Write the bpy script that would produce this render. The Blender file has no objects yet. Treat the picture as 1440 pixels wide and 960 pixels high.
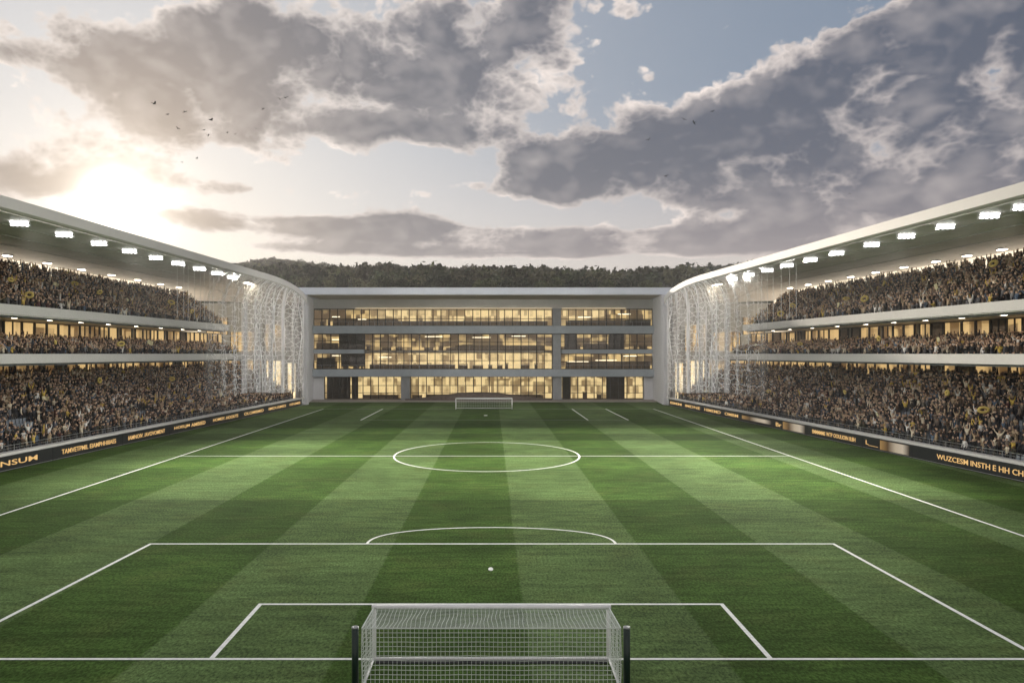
import bpy, math, random
import numpy as np
from mathutils import Vector, Matrix

rnd = random.Random(7)
npr = np.random.default_rng(11)
scene = bpy.context.scene
COL = scene.collection
CAM_H = 10.53
F, CX, CY = 1080.0, 692.0, 497.0           # focal length and vanishing point of the view, 1440-wide pixels

# ---------------------------------------------------------------- materials
class NT:
    """small helper that writes node maths as expressions"""
    def __init__(s, tree): s.t = tree; s.n = tree.nodes; s.l = tree.links
    def new(s, kind, **kw):
        nd = s.n.new(kind)
        for k, v in kw.items(): setattr(nd, k, v)
        return nd
    def put(s, sock, v):
        if hasattr(v, 'is_output') or isinstance(v, bpy.types.NodeSocket): s.l.new(v, sock)
        else:
            if isinstance(v, (tuple, list)) and sock.type == 'RGBA' and len(v) == 3: v = (*v, 1)
            sock.default_value = v
    def m(s, op, a, b=0.0, c=None, clamp=False):
        nd = s.new('ShaderNodeMath', operation=op, use_clamp=clamp)
        s.put(nd.inputs[0], a); s.put(nd.inputs[1], b)
        if c is not None: s.put(nd.inputs[2], c)
        return nd.outputs[0]
    def add(s, a, b): return s.m('ADD', a, b)
    def sub(s, a, b): return s.m('SUBTRACT', a, b)
    def mul(s, a, b): return s.m('MULTIPLY', a, b)
    def sstep(s, x, lo, hi, a=0.0, b=1.0):
        nd = s.new('ShaderNodeMapRange', interpolation_type='SMOOTHSTEP')
        s.put(nd.inputs[0], x); nd.inputs[1].default_value = lo; nd.inputs[2].default_value = hi
        nd.inputs[3].default_value = a; nd.inputs[4].default_value = b
        return nd.outputs[0]
    def mix(s, f, a, b, blend='MIX'):
        nd = s.new('ShaderNodeMix', data_type='RGBA', blend_type=blend)
        s.put(nd.inputs[0], f); s.put(nd.inputs[6], a); s.put(nd.inputs[7], b)
        return nd.outputs[2]
    def noise(s, vec, scale, detail=4, rough=.5, dim='3D', dist=0.0):
        nd = s.new('ShaderNodeTexNoise', noise_dimensions=dim)
        if vec is not None: s.l.new(vec, nd.inputs['Vector'])
        nd.inputs['Scale'].default_value = scale; nd.inputs['Detail'].default_value = detail
        nd.inputs['Roughness'].default_value = rough; nd.inputs['Distortion'].default_value = dist
        return nd.outputs['Fac']
    def xyz(s, x, y, z=0.0):
        nd = s.new('ShaderNodeCombineXYZ')
        s.put(nd.inputs[0], x); s.put(nd.inputs[1], y); s.put(nd.inputs[2], z)
        return nd.outputs[0]
    def sep(s, v):
        nd = s.new('ShaderNodeSeparateXYZ'); s.l.new(v, nd.inputs[0]); return nd.outputs

def new_mat(name):
    m = bpy.data.materials.new(name); m.use_nodes = True
    m.node_tree.nodes.clear()
    t = NT(m.node_tree)
    out = t.new('ShaderNodeOutputMaterial')
    return m, t, out

def mat(name, col, rough=.6, var=.15, scale=1.5, bump=0.0, metal=0.0, spec=.4, stretch=(1, 1, 1)):
    m, t, out = new_mat(name)
    p = t.new('ShaderNodeBsdfPrincipled')
    geo = t.new('ShaderNodeNewGeometry')
    mp = t.new('ShaderNodeMapping'); t.l.new(geo.outputs['Position'], mp.inputs[0]); mp.inputs['Scale'].default_value = stretch
    n = t.noise(mp.outputs[0], scale, 5, .6)
    n2 = t.noise(mp.outputs[0], scale * 9, 3, .6)
    f = t.add(t.mul(n, .7), t.mul(n2, .3))
    f = t.sstep(f, .3, .7)
    a = tuple(c * (1 - var) for c in col); b = tuple(min(1, c * (1 + var)) for c in col)
    t.put(p.inputs['Base Color'], t.mix(f, a, b))
    p.inputs['Roughness'].default_value = rough; p.inputs['Metallic'].default_value = metal
    p.inputs['Specular IOR Level'].default_value = spec
    if bump:
        bp = t.new('ShaderNodeBump'); bp.inputs['Strength'].default_value = bump; bp.inputs['Distance'].default_value = .05
        t.l.new(n2, bp.inputs['Height']); t.l.new(bp.outputs[0], p.inputs['Normal'])
    t.l.new(p.outputs[0], out.inputs[0])
    return m

def emit(name, col, strength):
    m, t, out = new_mat(name)
    e = t.new('ShaderNodeEmission'); e.inputs[0].default_value = (*col, 1); e.inputs[1].default_value = strength
    t.l.new(e.outputs[0], out.inputs[0]); return m

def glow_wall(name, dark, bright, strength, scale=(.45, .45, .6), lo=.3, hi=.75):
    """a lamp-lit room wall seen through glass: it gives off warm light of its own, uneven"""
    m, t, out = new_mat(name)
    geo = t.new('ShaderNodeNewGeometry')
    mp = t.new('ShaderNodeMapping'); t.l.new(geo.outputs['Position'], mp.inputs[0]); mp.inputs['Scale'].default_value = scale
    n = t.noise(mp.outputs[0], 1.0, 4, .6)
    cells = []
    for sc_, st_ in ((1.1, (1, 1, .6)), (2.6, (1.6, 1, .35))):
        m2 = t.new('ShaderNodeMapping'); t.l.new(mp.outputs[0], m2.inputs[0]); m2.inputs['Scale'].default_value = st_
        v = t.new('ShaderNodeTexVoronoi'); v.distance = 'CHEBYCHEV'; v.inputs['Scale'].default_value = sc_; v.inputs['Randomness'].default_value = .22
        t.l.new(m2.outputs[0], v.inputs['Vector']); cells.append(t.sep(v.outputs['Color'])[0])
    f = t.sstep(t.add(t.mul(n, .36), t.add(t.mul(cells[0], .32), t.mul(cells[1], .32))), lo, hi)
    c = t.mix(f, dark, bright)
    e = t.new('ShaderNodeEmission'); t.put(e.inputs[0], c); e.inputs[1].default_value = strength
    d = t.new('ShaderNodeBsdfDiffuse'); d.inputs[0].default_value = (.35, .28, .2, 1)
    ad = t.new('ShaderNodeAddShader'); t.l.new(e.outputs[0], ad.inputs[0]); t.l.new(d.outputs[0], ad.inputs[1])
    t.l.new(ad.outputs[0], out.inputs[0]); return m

def sheer(name, col, opacity):
    m, t, out = new_mat(name)
    tr = t.new('ShaderNodeBsdfTransparent')
    d = t.new('ShaderNodeBsdfDiffuse'); d.inputs[0].default_value = (*col, 1)
    tl = t.new('ShaderNodeBsdfTranslucent'); tl.inputs[0].default_value = (*col, 1)
    dm = t.new('ShaderNodeMixShader'); dm.inputs[0].default_value = .4
    t.l.new(d.outputs[0], dm.inputs[1]); t.l.new(tl.outputs[0], dm.inputs[2])
    geo = t.new('ShaderNodeNewGeometry')
    mp = t.new('ShaderNodeMapping'); t.l.new(geo.outputs['Position'], mp.inputs[0]); mp.inputs['Scale'].default_value = (.3, 1.6, .12)
    n = t.sstep(t.noise(mp.outputs[0], 1.0, 4, .6), .3, .7, .35, 1.5)
    f = t.mul(n, opacity)
    mx = t.new('ShaderNodeMixShader'); t.l.new(f, mx.inputs[0])
    t.l.new(tr.outputs[0], mx.inputs[1]); t.l.new(dm.outputs[0], mx.inputs[2])
    t.l.new(mx.outputs[0], out.inputs[0]); return m

def glass_mat(name, tint=(.95, .95, .93), refl=.22):
    m, t, out = new_mat(name)
    tr = t.new('ShaderNodeBsdfTransparent'); tr.inputs[0].default_value = (*tint, 1)
    gl = t.new('ShaderNodeBsdfGlossy'); gl.inputs['Roughness'].default_value = .03
    fr = t.new('ShaderNodeFresnel'); fr.inputs[0].default_value = 1.5
    mx = t.new('ShaderNodeMixShader'); t.l.new(t.mul(fr.outputs[0], refl * 2), mx.inputs[0])
    t.l.new(tr.outputs[0], mx.inputs[1]); t.l.new(gl.outputs[0], mx.inputs[2])
    t.l.new(mx.outputs[0], out.inputs[0]); return m

def tint_mat(name, rough=.8, var=.25, scale=3.0, translucent=0.0):
    """colour comes from the mesh's own per-face 'tint' attribute"""
    m, t, out = new_mat(name)
    p = t.new('ShaderNodeBsdfPrincipled')
    at = t.new('ShaderNodeAttribute', attribute_name='tint')
    geo = t.new('ShaderNodeNewGeometry')
    n = t.sstep(t.noise(geo.outputs['Position'], scale, 3, .6), .3, .7, 1 - var, 1 + var)
    mul = t.new('ShaderNodeVectorMath', operation='SCALE'); t.l.new(at.outputs['Color'], mul.inputs[0]); t.l.new(n, mul.inputs['Scale'])
    t.l.new(mul.outputs[0], p.inputs['Base Color'])
    p.inputs['Roughness'].default_value = rough; p.inputs['Specular IOR Level'].default_value = .25
    t.l.new(p.outputs[0], out.inputs[0]); return m

M = {}
M['white_paint'] = mat('white_paint', (.80, .80, .78), .45, .05, 2)
M['line_paint'] = mat('line_paint', (.82, .83, .77), .9, .14, 5)
M['pale_concrete'] = mat('pale_concrete', (.42, .415, .405), .65, .08, .35, stretch=(1, 1, 1))
M['fascia'] = mat('fascia', (.60, .585, .56), .55, .05, .25)
M['roof_metal'] = mat('roof_metal', (.62, .60, .575), .42, .04, .2)
M['soffit'] = mat('soffit', (.80, .76, .77), .55, .10, .35)
M['grey_concrete'] = mat('grey_concrete', (.30, .31, .32), .75, .12, .5, bump=.2)
M['step_concrete'] = mat('step_concrete', (.15, .16, .17), .85, .2, .8)
M['seat_plastic'] = mat('seat_plastic', (.20, .225, .25), .5, .1, 2)
M['warm_wall'] = mat('warm_wall', (.42, .37, .29), .7, .1, .6)
M['dark_bronze'] = mat('dark_bronze', (.035, .028, .02), .45, .2, 2, metal=.3)
M['slab_grey'] = mat('slab_grey', (.30, .335, .37), .6, .08, .6)
M['pier_grey'] = mat('pier_grey', (.25, .26, .27), .7, .1, .8)
M['roof_white'] = mat('roof_white', (.58, .62, .69), .5, .05, .3)
M['wing_white'] = mat('wing_white', (.54, .54, .56), .6, .05, .4)
M['black_board'] = mat('black_board', (.014, .015, .018), .35, .2, 3)
M['rail_metal'] = mat('rail_metal', (.42, .42, .42), .35, .1, 3, metal=.6)
M['dark_green_paint'] = mat('dark_green_paint', (.008, .022, .016), .4, .15, 6)
M['net_cord'] = mat('net_cord', (.66, .70, .64), .8, .08, 8)
M['shadow_black'] = mat('shadow_black', (.012, .014, .012), .8, .2, 8)  # near-black that stands in for shade behind the goal line
M['paving'] = mat('paving', (.33, .30, .27), .85, .12, 1.2)
M['bank'] = mat('bank', (.11, .085, .07), .9, .25, 2)
M['floor_wood'] = mat('floor_wood', (.16, .11, .07), .5, .2, 1)
M['furniture'] = mat('furniture', (.20, .14, .09), .6, .3, 2)
M['blind'] = mat('blind', (.05, .037, .026), .8, .3, .6, stretch=(3, 1, .2))
M['bird'] = mat('bird', (.07, .068, .07), .8, .2, 5)
M['bark'] = mat('bark', (.06, .045, .035), .9, .3, 4)
M['yellow_cloth'] = mat('yellow_cloth', (.72, .55, .16), .8, .12, 4)
M['cream_cloth'] = mat('cream_cloth', (.74, .66, .42), .8, .1, 4)
M['lamp_housing'] = mat('lamp_housing', (.62, .62, .62), .4, .1, 4, metal=.5)
M['lattice'] = mat('lattice', (.88, .88, .90), .4, .05, 1)
M['lamp'] = emit('lamp', (1, .985, .95), 7)
M['added_glow'] = emit('added_glow', (1, .78, .45), 1.1)  # glow of the strips added over the window heads
M['room_lamp'] = emit('room_lamp', (1, .86, .6), 2.2)
M['lamp_warm'] = emit('lamp_warm', (1, .86, .62), 14)
M['downlight'] = emit('downlight', (1, .88, .68), 12)
M['led_text'] = emit('led_text', (1, .62, .24), .58)
M['room_lit'] = glow_wall('room_lit', (.07, .04, .018), (.95, .66, .28), .56, (.22, .3, .7), .40, .66)
M['room_bright'] = glow_wall('room_bright', (.26, .17, .075), (1, .75, .37), .66, (.34, .3, .6), .36, .62)
M['room_amber'] = glow_wall('room_amber', (.20, .105, .035), (1, .66, .27), .46, (.5, .22, .5), .3, .62)
M['door_lit'] = glow_wall('door_lit', (.75, .52, .24), (1, .82, .5), 1.0, (.5, .3, .3), .3, .6)
M['wall_wash'] = glow_wall('wall_wash', (.50, .42, .30), (.90, .78, .58), 1.1, (.2, .1, .4))  # light wash on the stands' rear wall, put into the wall as glow
M['glass'] = glass_mat('glass')
M['membrane'] = sheer('membrane', (.88, .88, .90), .40)
M['veil'] = sheer('veil', (.84, .83, .82), .10)
M['fold'] = sheer('fold', (.90, .90, .92), .74)
M['person'] = tint_mat('person', .8, .25, 6)
M['leaf'] = tint_mat('leaf', .7, .35, .35)

def gold_screen():
    m, t, out = new_mat('gold_screen')
    tc = t.new('ShaderNodeTexCoord')
    x = t.sep(tc.outputs['Generated'])[1]
    r = t.new('ShaderNodeValToRGB'); t.l.new(x, r.inputs[0])
    e = r.color_ramp.elements
    e[0].position = 0; e[0].color = (.06, .045, .03, 1); e[1].position = 1; e[1].color = (.55, .33, .12, 1)
    a = r.color_ramp.elements.new(.22); a.color = (.85, .72, .55, 1)
    a = r.color_ramp.elements.new(.45); a.color = (.75, .62, .45, 1)
    a = r.color_ramp.elements.new(.72); a.color = (.16, .10, .05, 1)
    em = t.new('ShaderNodeEmission'); t.l.new(r.outputs[0], em.inputs[0]); em.inputs[1].default_value = .4
    t.l.new(em.outputs[0], out.inputs[0]); return m
M['gold_screen'] = gold_screen()

def grass_mat():
    m, t, out = new_mat('mown_grass')
    p = t.new('ShaderNodeBsdfPrincipled')
    geo = t.new('ShaderNodeNewGeometry'); pos = geo.outputs['Position']
    x, y, z = t.sep(pos)
    wob = t.mul(t.sub(t.noise(pos, 1.3, 4, .7), .5), .28)
    xs = t.add(x, wob)
    fr = t.m('FRACT', t.m('DIVIDE', t.sub(xs, 1.2 - 135.0), 13.5))
    light = t.mul(t.sstep(fr, .0, .012), t.sstep(fr, .5, .512, 1, 0))
    # cross mowing passes: each band slightly different
    band = t.m('FLOOR', t.m('DIVIDE', t.sub(t.add(y, wob), 32.6 - 76), 7.6))
    wn = t.new('ShaderNodeTexWhiteNoise', noise_dimensions='1D'); t.l.new(band, wn.inputs['W'])
    bandv = t.add(.74, t.mul(wn.outputs['Value'], .50))
    big = t.sstep(t.noise(pos, .10, 5, .65), .3, .7, .78, 1.22)
    mpa = t.new('ShaderNodeMapping'); t.l.new(pos, mpa.inputs[0]); mpa.inputs['Scale'].default_value = (.35, 1.5, 1)
    mid = t.sstep(t.noise(mpa.outputs[0], 1.1, 6, .7), .28, .72, .70, 1.30)
    mp = t.new('ShaderNodeMapping'); t.l.new(pos, mp.inputs[0]); mp.inputs['Scale'].default_value = (1, .55, 1)
    fine = t.noise(mp.outputs[0], 9, 5, .75)
    fin = t.sstep(fine, .3, .7, .42, 1.58)
    col = t.mix(light, (.048, .090, .018), (.088, .138, .046))
    yel = t.sstep(t.noise(pos, .35, 4, .6), .45, .75)
    col = t.mix(t.mul(yel, .25), col, (.105, .115, .035))
    k = t.mul(t.mul(bandv, big), t.mul(mid, fin))
    vm = t.new('ShaderNodeVectorMath', operation='SCALE'); t.l.new(col, vm.inputs[0]); t.l.new(k, vm.inputs['Scale'])
    t.l.new(vm.outputs[0], p.inputs['Base Color'])
    p.inputs['Roughness'].default_value = .9; p.inputs['Specular IOR Level'].default_value = .03
    bp = t.new('ShaderNodeBump'); bp.inputs['Strength'].default_value = .7; bp.inputs['Distance'].default_value = .05
    t.l.new(fine, bp.inputs['Height']); t.l.new(bp.outputs[0], p.inputs['Normal'])
    t.l.new(p.outputs[0], out.inputs[0]); return m
M['grass'] = grass_mat()
M['field'] = mat('field', (.035, .05, .02), .9, .3, .05)
M['hill'] = mat('hill', (.028, .036, .016), .95, .3, .05)

# ---------------------------------------------------------------- mesh helper
class MB:
    def __init__(s): s.v = []; s.f = []
    def box(s, x0, x1, y0, y1, z0, z1):
        return s.hexa([(x0, y0, z0), (x1, y0, z0), (x1, y1, z0), (x0, y1, z0), (x0, y0, z1), (x1, y0, z1), (x1, y1, z1), (x0, y1, z1)])
    def hexa(s, p):
        b = len(s.v); s.v += [tuple(q) for q in p]
        s.f += [tuple(b + i for i in q) for q in ((0, 3, 2, 1), (4, 5, 6, 7), (0, 1, 5, 4), (1, 2, 6, 5), (2, 3, 7, 6), (3, 0, 4, 7))]
        return s
    def quad(s, a, b, c, d):
        n = len(s.v); s.v += [a, b, c, d]; s.f.append((n, n + 1, n + 2, n + 3)); return s
    def tube(s, pts, r, n=6, cap=True):
        pts = [Vector(p) for p in pts]; rings = []
        for i, p in enumerate(pts):
            d = (pts[min(i + 1, len(pts) - 1)] - pts[max(i - 1, 0)]).normalized()
            u = d.cross(Vector((0, 0, 1)))
            if u.length < 1e-3: u = d.cross(Vector((0, 1, 0)))
            u.normalize(); w = d.cross(u)
            rr = r[i] if isinstance(r, (list, tuple)) else r
            b = len(s.v)
            for k in range(n):
                a = 2 * math.pi * (k + .5) / n
                q = p + u * (math.cos(a) * rr) + w * (math.sin(a) * rr)
                s.v.append(tuple(q))
            rings.append(b)
        for a, b in zip(rings, rings[1:]):
            for k in range(n):
                s.f.append((a + k, a + (k + 1) % n, b + (k + 1) % n, b + k))
        if cap:
            s.f.append(tuple(rings[0] + k for k in range(n))[::-1]); s.f.append(tuple(rings[-1] + k for k in range(n)))
        return s
    def loft(s, sections, close=True):
        """sections: list of equally long closed outlines"""
        b0 = len(s.v); n = len(sections[0])
        for sec in sections: s.v += [tuple(q) for q in sec]
        for i in range(len(sections) - 1):
            a, b = b0 + i * n, b0 + (i + 1) * n
            for k in range(n): s.f.append((a + k, a + (k + 1) % n, b + (k + 1) % n, b + k))
        if close:
            s.f.append(tuple(b0 + k for k in range(n))[::-1]); s.f.append(tuple(b0 + (len(sections) - 1) * n + k for k in range(n)))
        return s
    def mesh(s, name, m, smooth=False):
        me = bpy.data.meshes.new(name); me.from_pydata(s.v, [], s.f)
        if m is not None: me.materials.append(m)
        if smooth: me.polygons.foreach_set('use_smooth', [True] * len(me.polygons))
        me.update(); return me
    def build(s, name, m, parent=None, smooth=False, loc=None):
        return link(name, s.mesh(name, m, smooth), parent, loc)

def link(name, me, parent=None, loc=None):
    o = bpy.data.objects.new(name, me); COL.objects.link(o)
    if loc is not None: o.location = loc
    if parent is not None: o.parent = parent
    return o
def empty(name, loc=(0, 0, 0)):
    o = bpy.data.objects.new(name, None); COL.objects.link(o); o.location = loc; return o
def tag(o, label=None, cat=None, group=None, kind=None):
    if label: o['label'] = label
    if cat: o['category'] = cat
    if group: o['group'] = group
    if kind: o['kind'] = kind
    return o
def copy_tree(o, parent=None):
    c = o.copy(); COL.objects.link(c); c.parent = parent
    for ch in o.children: copy_tree(ch, c)
    return c
ORD = ['first', 'second', 'third', 'fourth', 'fifth', 'sixth', 'seventh', 'eighth', 'ninth', 'tenth', 'eleventh', 'twelfth', 'thirteenth',
       'fourteenth', 'fifteenth', 'sixteenth', 'seventeenth', 'eighteenth', 'nineteenth', 'twentieth']

# ---------------------------------------------------------------- stand geometry (plan line of each stand's front)
def Xf(Z, s):
    return 43.6 - .058 * (Z - 68) if s < 0 else 43.5 - .0828 * (Z - 63)
def SP(s, off, Z, z): return (s * (Xf(Z, s) + off), Z, z)
def Z_at(px, s, off=0.0):
    Z = 100.0
    for _ in range(40): Z = (Xf(Z, s) + off) * F / abs(px - CX)
    return Z

# ================================================================ ground, pitch, markings
g = MB().quad((-2500, -300, -.02), (2500, -300, -.02), (2500, 4200, -.02), (-2500, 4200, -.02)).build('ground', M['field']); tag(g, kind='structure')
b = MB()
nx, ny = 40, 60
for j in range(ny):
    for i in range(nx):
        x0 = -48 + 96 * i / nx; x1 = -48 + 96 * (i + 1) / nx; y0 = -12 + 179 * j / ny; y1 = -12 + 179 * (j + 1) / ny
        b.quad((x0, y0, 0), (x1, y0, 0), (x1, y1, 0), (x0, y1, 0))
o = b.build('pitch', M['grass']); tag(o, kind='structure')

def G(px, py):                     # ground point under a measured mark
    Z = CAM_H * F / (py - CY); return ((px - CX) * Z / F, Z)
def marking(pts, w, closed=False):
    b = MB(); pts = [Vector((p[0], p[1], 0)) for p in pts]; n = len(pts)
    ring = []
    for i, p in enumerate(pts):
        a = pts[i - 1] if (i > 0 or closed) else p
        c = pts[(i + 1) % n] if (i < n - 1 or closed) else p
        d1 = (p - a).normalized() if (p - a).length > 1e-6 else (c - p).normalized()
        d2 = (c - p).normalized() if (c - p).length > 1e-6 else d1
        nrm = Vector((-(d1 + d2).y, (d1 + d2).x, 0)).normalized()
        k = 1 / max(.4, nrm.dot(Vector((-d1.y, d1.x, 0))))
        ring.append((p + nrm * w / 2 * k, p - nrm * w / 2 * k))
    rng = range(n if closed else n - 1)
    for i in rng:
        a, c = ring[i], ring[(i + 1) % n]
        b.quad((a[1].x, a[1].y, .006), (c[1].x, c[1].y, .006), (c[0].x, c[0].y, .006), (a[0].x, a[0].y, .006))
    return b
ZG, ZFAR = 26.5, 146.2
XL, XR = -32.1, 30.7
def add_mark(name, pts, w, closed=False, z=0):
    o = marking(pts, w, closed).build(name, M['line_paint']); o.location.z = z; tag(o, kind='structure')
def seg(a, c, n=24): return [(a[0] + (c[0] - a[0]) * i / n, a[1] + (c[1] - a[1]) * i / n) for i in range(n + 1)]
add_mark('touchline_marking', seg((XL, ZG - 30), (XL, ZFAR)), .19)
add_mark('touchline_marking', seg((XR, ZG - 30), (XR, ZFAR)), .19)
add_mark('goal_line_marking', seg((-48, ZG), (48, ZG)), .16, z=.003)
add_mark('goal_line_marking', seg((XL, ZFAR), (XR, ZFAR)), .14, z=.003)
add_mark('halfway_line_marking', seg((XL, 79.0), (XR, 79.0)), .20, z=.003)
zp = CAM_H * F / (764.3 - CY)
pl, pr = G(212, 764.3)[0], G(1172, 764.3)[0]
add_mark('penalty_area_marking', [(-19.55, ZG), (pl, zp), (pr, zp), (19.0, ZG)], .19)
z6 = CAM_H * F / (849 - CY)
add_mark('goal_area_marking', [(-9.7, ZG), (-9.75, z6), (9.66, z6), (9.62, ZG)], .18)
cc = G(684.5, 641)
add_mark('centre_circle_marking', [(cc[0] + 9.55 * math.cos(a), 79.9 + 11.3 * math.sin(a)) for a in [2 * math.pi * i / 120 for i in range(120)]], .19, True, z=.006)
dc = G(691, 764)[0]
arc = []
for i in range(41):
    a = math.pi * (i / 40); arc.append((dc + 6.9 * math.cos(a), zp + 4.0 * math.sin(a) ** .8))
add_mark('penalty_arc_marking', arc, .15, z=.003)
sx, sz = G(690, 800)
b = MB(); b.loft([[(sx + .12 * math.cos(a) * k, sz + .27 * math.sin(a) * k, h) for a in [2 * math.pi * i / 16 for i in range(16)]] for h, k in ((.004, 1), (.03, .95))])
o = b.build('penalty_spot', M['line_paint']); tag(o, kind='structure')
sx2, sz2 = G(683, 584)
b = MB(); b.loft([[(sx2 + .32 * math.cos(a) * k, sz2 + .5 * math.sin(a) * k, h) for a in [2 * math.pi * i / 16 for i in range(16)]] for h, k in ((.004, 1), (.03, .95))])
o = b.build('penalty_spot', M['line_paint']); tag(o, kind='structure')
zfp = CAM_H * F / (590.5 - CY)
add_mark('penalty_area_marking', [(-20.8, ZFAR), (-20.8, zfp)], .22, z=.002)
add_mark('penalty_area_marking', [(-20.8, zfp), (21.6, zfp)], .07, z=.003)
add_mark('penalty_area_marking', [(21.6, zfp), (21.6, ZFAR)], .2, z=.002)
add_mark('goal_area_marking', [(15.2, zfp), (15.2, ZFAR)], .18, z=.002)
pv = MB().box(-42, 37.4, 167, 175.0, -.3, .12).build('path', M['paving']); tag(pv, kind='structure')

# ================================================================ goals
def net_grid(b, P, Q, nu, nv, r, sag=0.0, seed=0):
    """net over a quad: P(u,v) gives the surface point; strands both ways"""
    rr = random.Random(seed)
    ph = [rr.uniform(0, 6.28) for _ in range(4)]
    def pt(u, v):
        p = Vector(P(u, v))
        w = sag * (math.sin(u * 19 + ph[0]) * .6 + math.sin(u * 41 + v * 7 + ph[1]) * .4) * math.sin(math.pi * min(1, max(0, v)))
        return p + Vector(Q) * w
    for i in range(nu + 1):
        b.tube([pt(i / nu, k / 8) for k in range(9)], r, 4, False)
    for j in range(nv + 1):
        b.tube([pt(k / 24, j / nv) for k in range(25)], r, 4, False)

def goal(name, x0, x1, Z, H, dz, post_r, cell, cord, label, HB=None):
    HB = HB or H
    root = empty(name, (0, 0, 0)); root.location = ((x0 + x1) / 2, Z, 0)
    cx = (x0 + x1) / 2; w = (x1 - x0) / 2
    for s in (-1, 1):
        MB().tube([(s * w, 0, 0), (s * w, 0, H - post_r)], post_r, 14).build('post', M['white_paint'], root, True)
    MB().tube([(-w - post_r, 0, H), (w + post_r, 0, H)], post_r * 1.1, 14).build('crossbar', M['white_paint'], root, True)
    for s in (-1, 1):
        MB().tube([(s * w, 0, .05), (s * w, dz, .05)], post_r * .55, 8).build('ground_bar', M['white_paint'], root, True)
    MB().tube([(-w, dz, .05), (w, dz, .05)], post_r * .55, 8).build('ground_bar', M['white_paint'], root, True)
    b = MB(); q = .02 if dz < 0 else -.02
    nu = max(8, int(2 * w / cell)); nd = max(4, int(abs(dz) / cell)); nh = max(4, int(H / cell))
    net_grid(b, lambda u, v: (-w + 2 * w * u, dz * v, H + (HB - H) * v - .02 - .05 * math.sin(math.pi * v)), (1, 0, -.35), nu, nd, cord, .07, 1)
    net_grid(b, lambda u, v: (-w + 2 * w * u, dz + q * math.sin(math.pi * v), HB - (HB - .06) * v), (0, 1, 0), nu, nh, cord, .03, 2)
    for s in (-1, 1):
        net_grid(b, lambda u, v: (s * w, dz * u, (H + (HB - H) * u) * (1 - v) + .06 * v), (1, .4, .3), nd, nh, cord, .04, 3 + s)
    b.tube([(-w, dz, HB), (w, dz, HB)], cord * 2.4, 6); b.tube([(-w, 0, H), (-w, dz, HB)], cord * 2.4, 6); b.tube([(w, 0, H), (w, dz, HB)], cord * 2.4, 6)
    b.build('net', M['net_cord'], root)
    tag(root, label, 'goal', 'football goals'); return root, w
r_, w_ = goal('football_goal', -4.07, 4.02, ZG, 1.80, -2.5, .075, .135, .008, 'white football goal with knotted net between dark green posts in the foreground', 1.96)
MB().tube([(-w_, -.12, .07), (w_, -.12, .07)], .05, 8).build('base_bar', M['white_paint'], r_, True)
MB().box(-w_ + .1, w_ - .1, -.42, -.16, .004, .03).build('shadow_strip', M['shadow_black'], r_)  # dark strip painting the shadow gap under the base bar
goal('football_goal', -6.87, 3.78, 145.4, 2.0, 2.4, .10, .33, .018, 'small distant white goal in front of the glazed building')
for s, x in ((-1, -4.27), (1, 4.20)):
    t = empty('net_support_post', (x, 23.95, 0))
    MB().tube([(0, 0, 0), (0, 0, 1.99)], .105, 16).build('pole', M['dark_green_paint'], t, True)
    MB().tube([(0, 0, 1.985), (0, 0, 2.025)], .11, 16).build('cap', M['rail_metal'], t, True)
    MB().tube([(0, 0, .0), (0, 0, .06)], .17, 16).build('base_flange', M['dark_green_paint'], t, True)
    tag(t, 'dark green net support post at the %s rear corner of the foreground goal' % ('left' if s < 0 else 'right'), 'post', 'posts holding the goal net')

# ================================================================ grandstands
ZS0, ZE = 44.0, 159.0
TIERS = {'lower': dict(off=1.3, z=.95, rise=.40, rows=16, z0=50.0, z1=155.5),
         'middle': dict(off=6.4, z=9.75, rise=.22, rows=7, z0=56.0, z1=139.0),
         'upper': dict(off=6.4, z=14.75, rise=.455, rows=12, z0=58.0, z1=131.5)}
DEPTH = .85
def tier_end(tr, off, s): return tr['z1'] + (off - tr['off']) * (.5 if tr['z'] < 5 else .9)

def prism(s, prof, Z0, Z1, n=1, zfun=None):
    """extrude an (off,z) outline along the stand"""
    secs = []
    for i in range(n + 1):
        Z = Z0 + (Z1 - Z0) * i / n
        sec = [SP(s, o, Z, z) for o, z in prof]
        secs.append(sec if s > 0 else sec[::-1])
    return MB().loft(secs)
def drop(Z):
    t = max(0, min(1, (Z - 137) / 22.2)); return 3.1 * (1 - math.sqrt(max(0, 1 - t * t)))

def tier_block(s, tr, base):
    secs = []
    top = [];
    for r in range(tr['rows']):
        o0 = tr['off'] + r * DEPTH; z = tr['z'] + r * tr['rise']
        top += [(o0, z), (o0 + DEPTH, z)]
    oe = tr['off'] + tr['rows'] * DEPTH
    b = MB()
    for r in range(tr['rows']):
        o0 = tr['off'] + r * DEPTH; z = tr['z'] + r * tr['rise']
        ze = tier_end(tr, o0 + DEPTH, s) + .6
        zlow = base if base is not None else z - .5
        b.hexa([SP(s, o0, ZS0, zlow), SP(s, o0 + DEPTH - .003, ZS0, zlow), SP(s, o0 + DEPTH - .003, ze, zlow), SP(s, o0, ze, zlow),
                SP(s, o0, ZS0, z), SP(s, o0 + DEPTH - .003, ZS0, z), SP(s, o0 + DEPTH - .003, ze, z), SP(s, o0, ze, z)])
    return b

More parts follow.
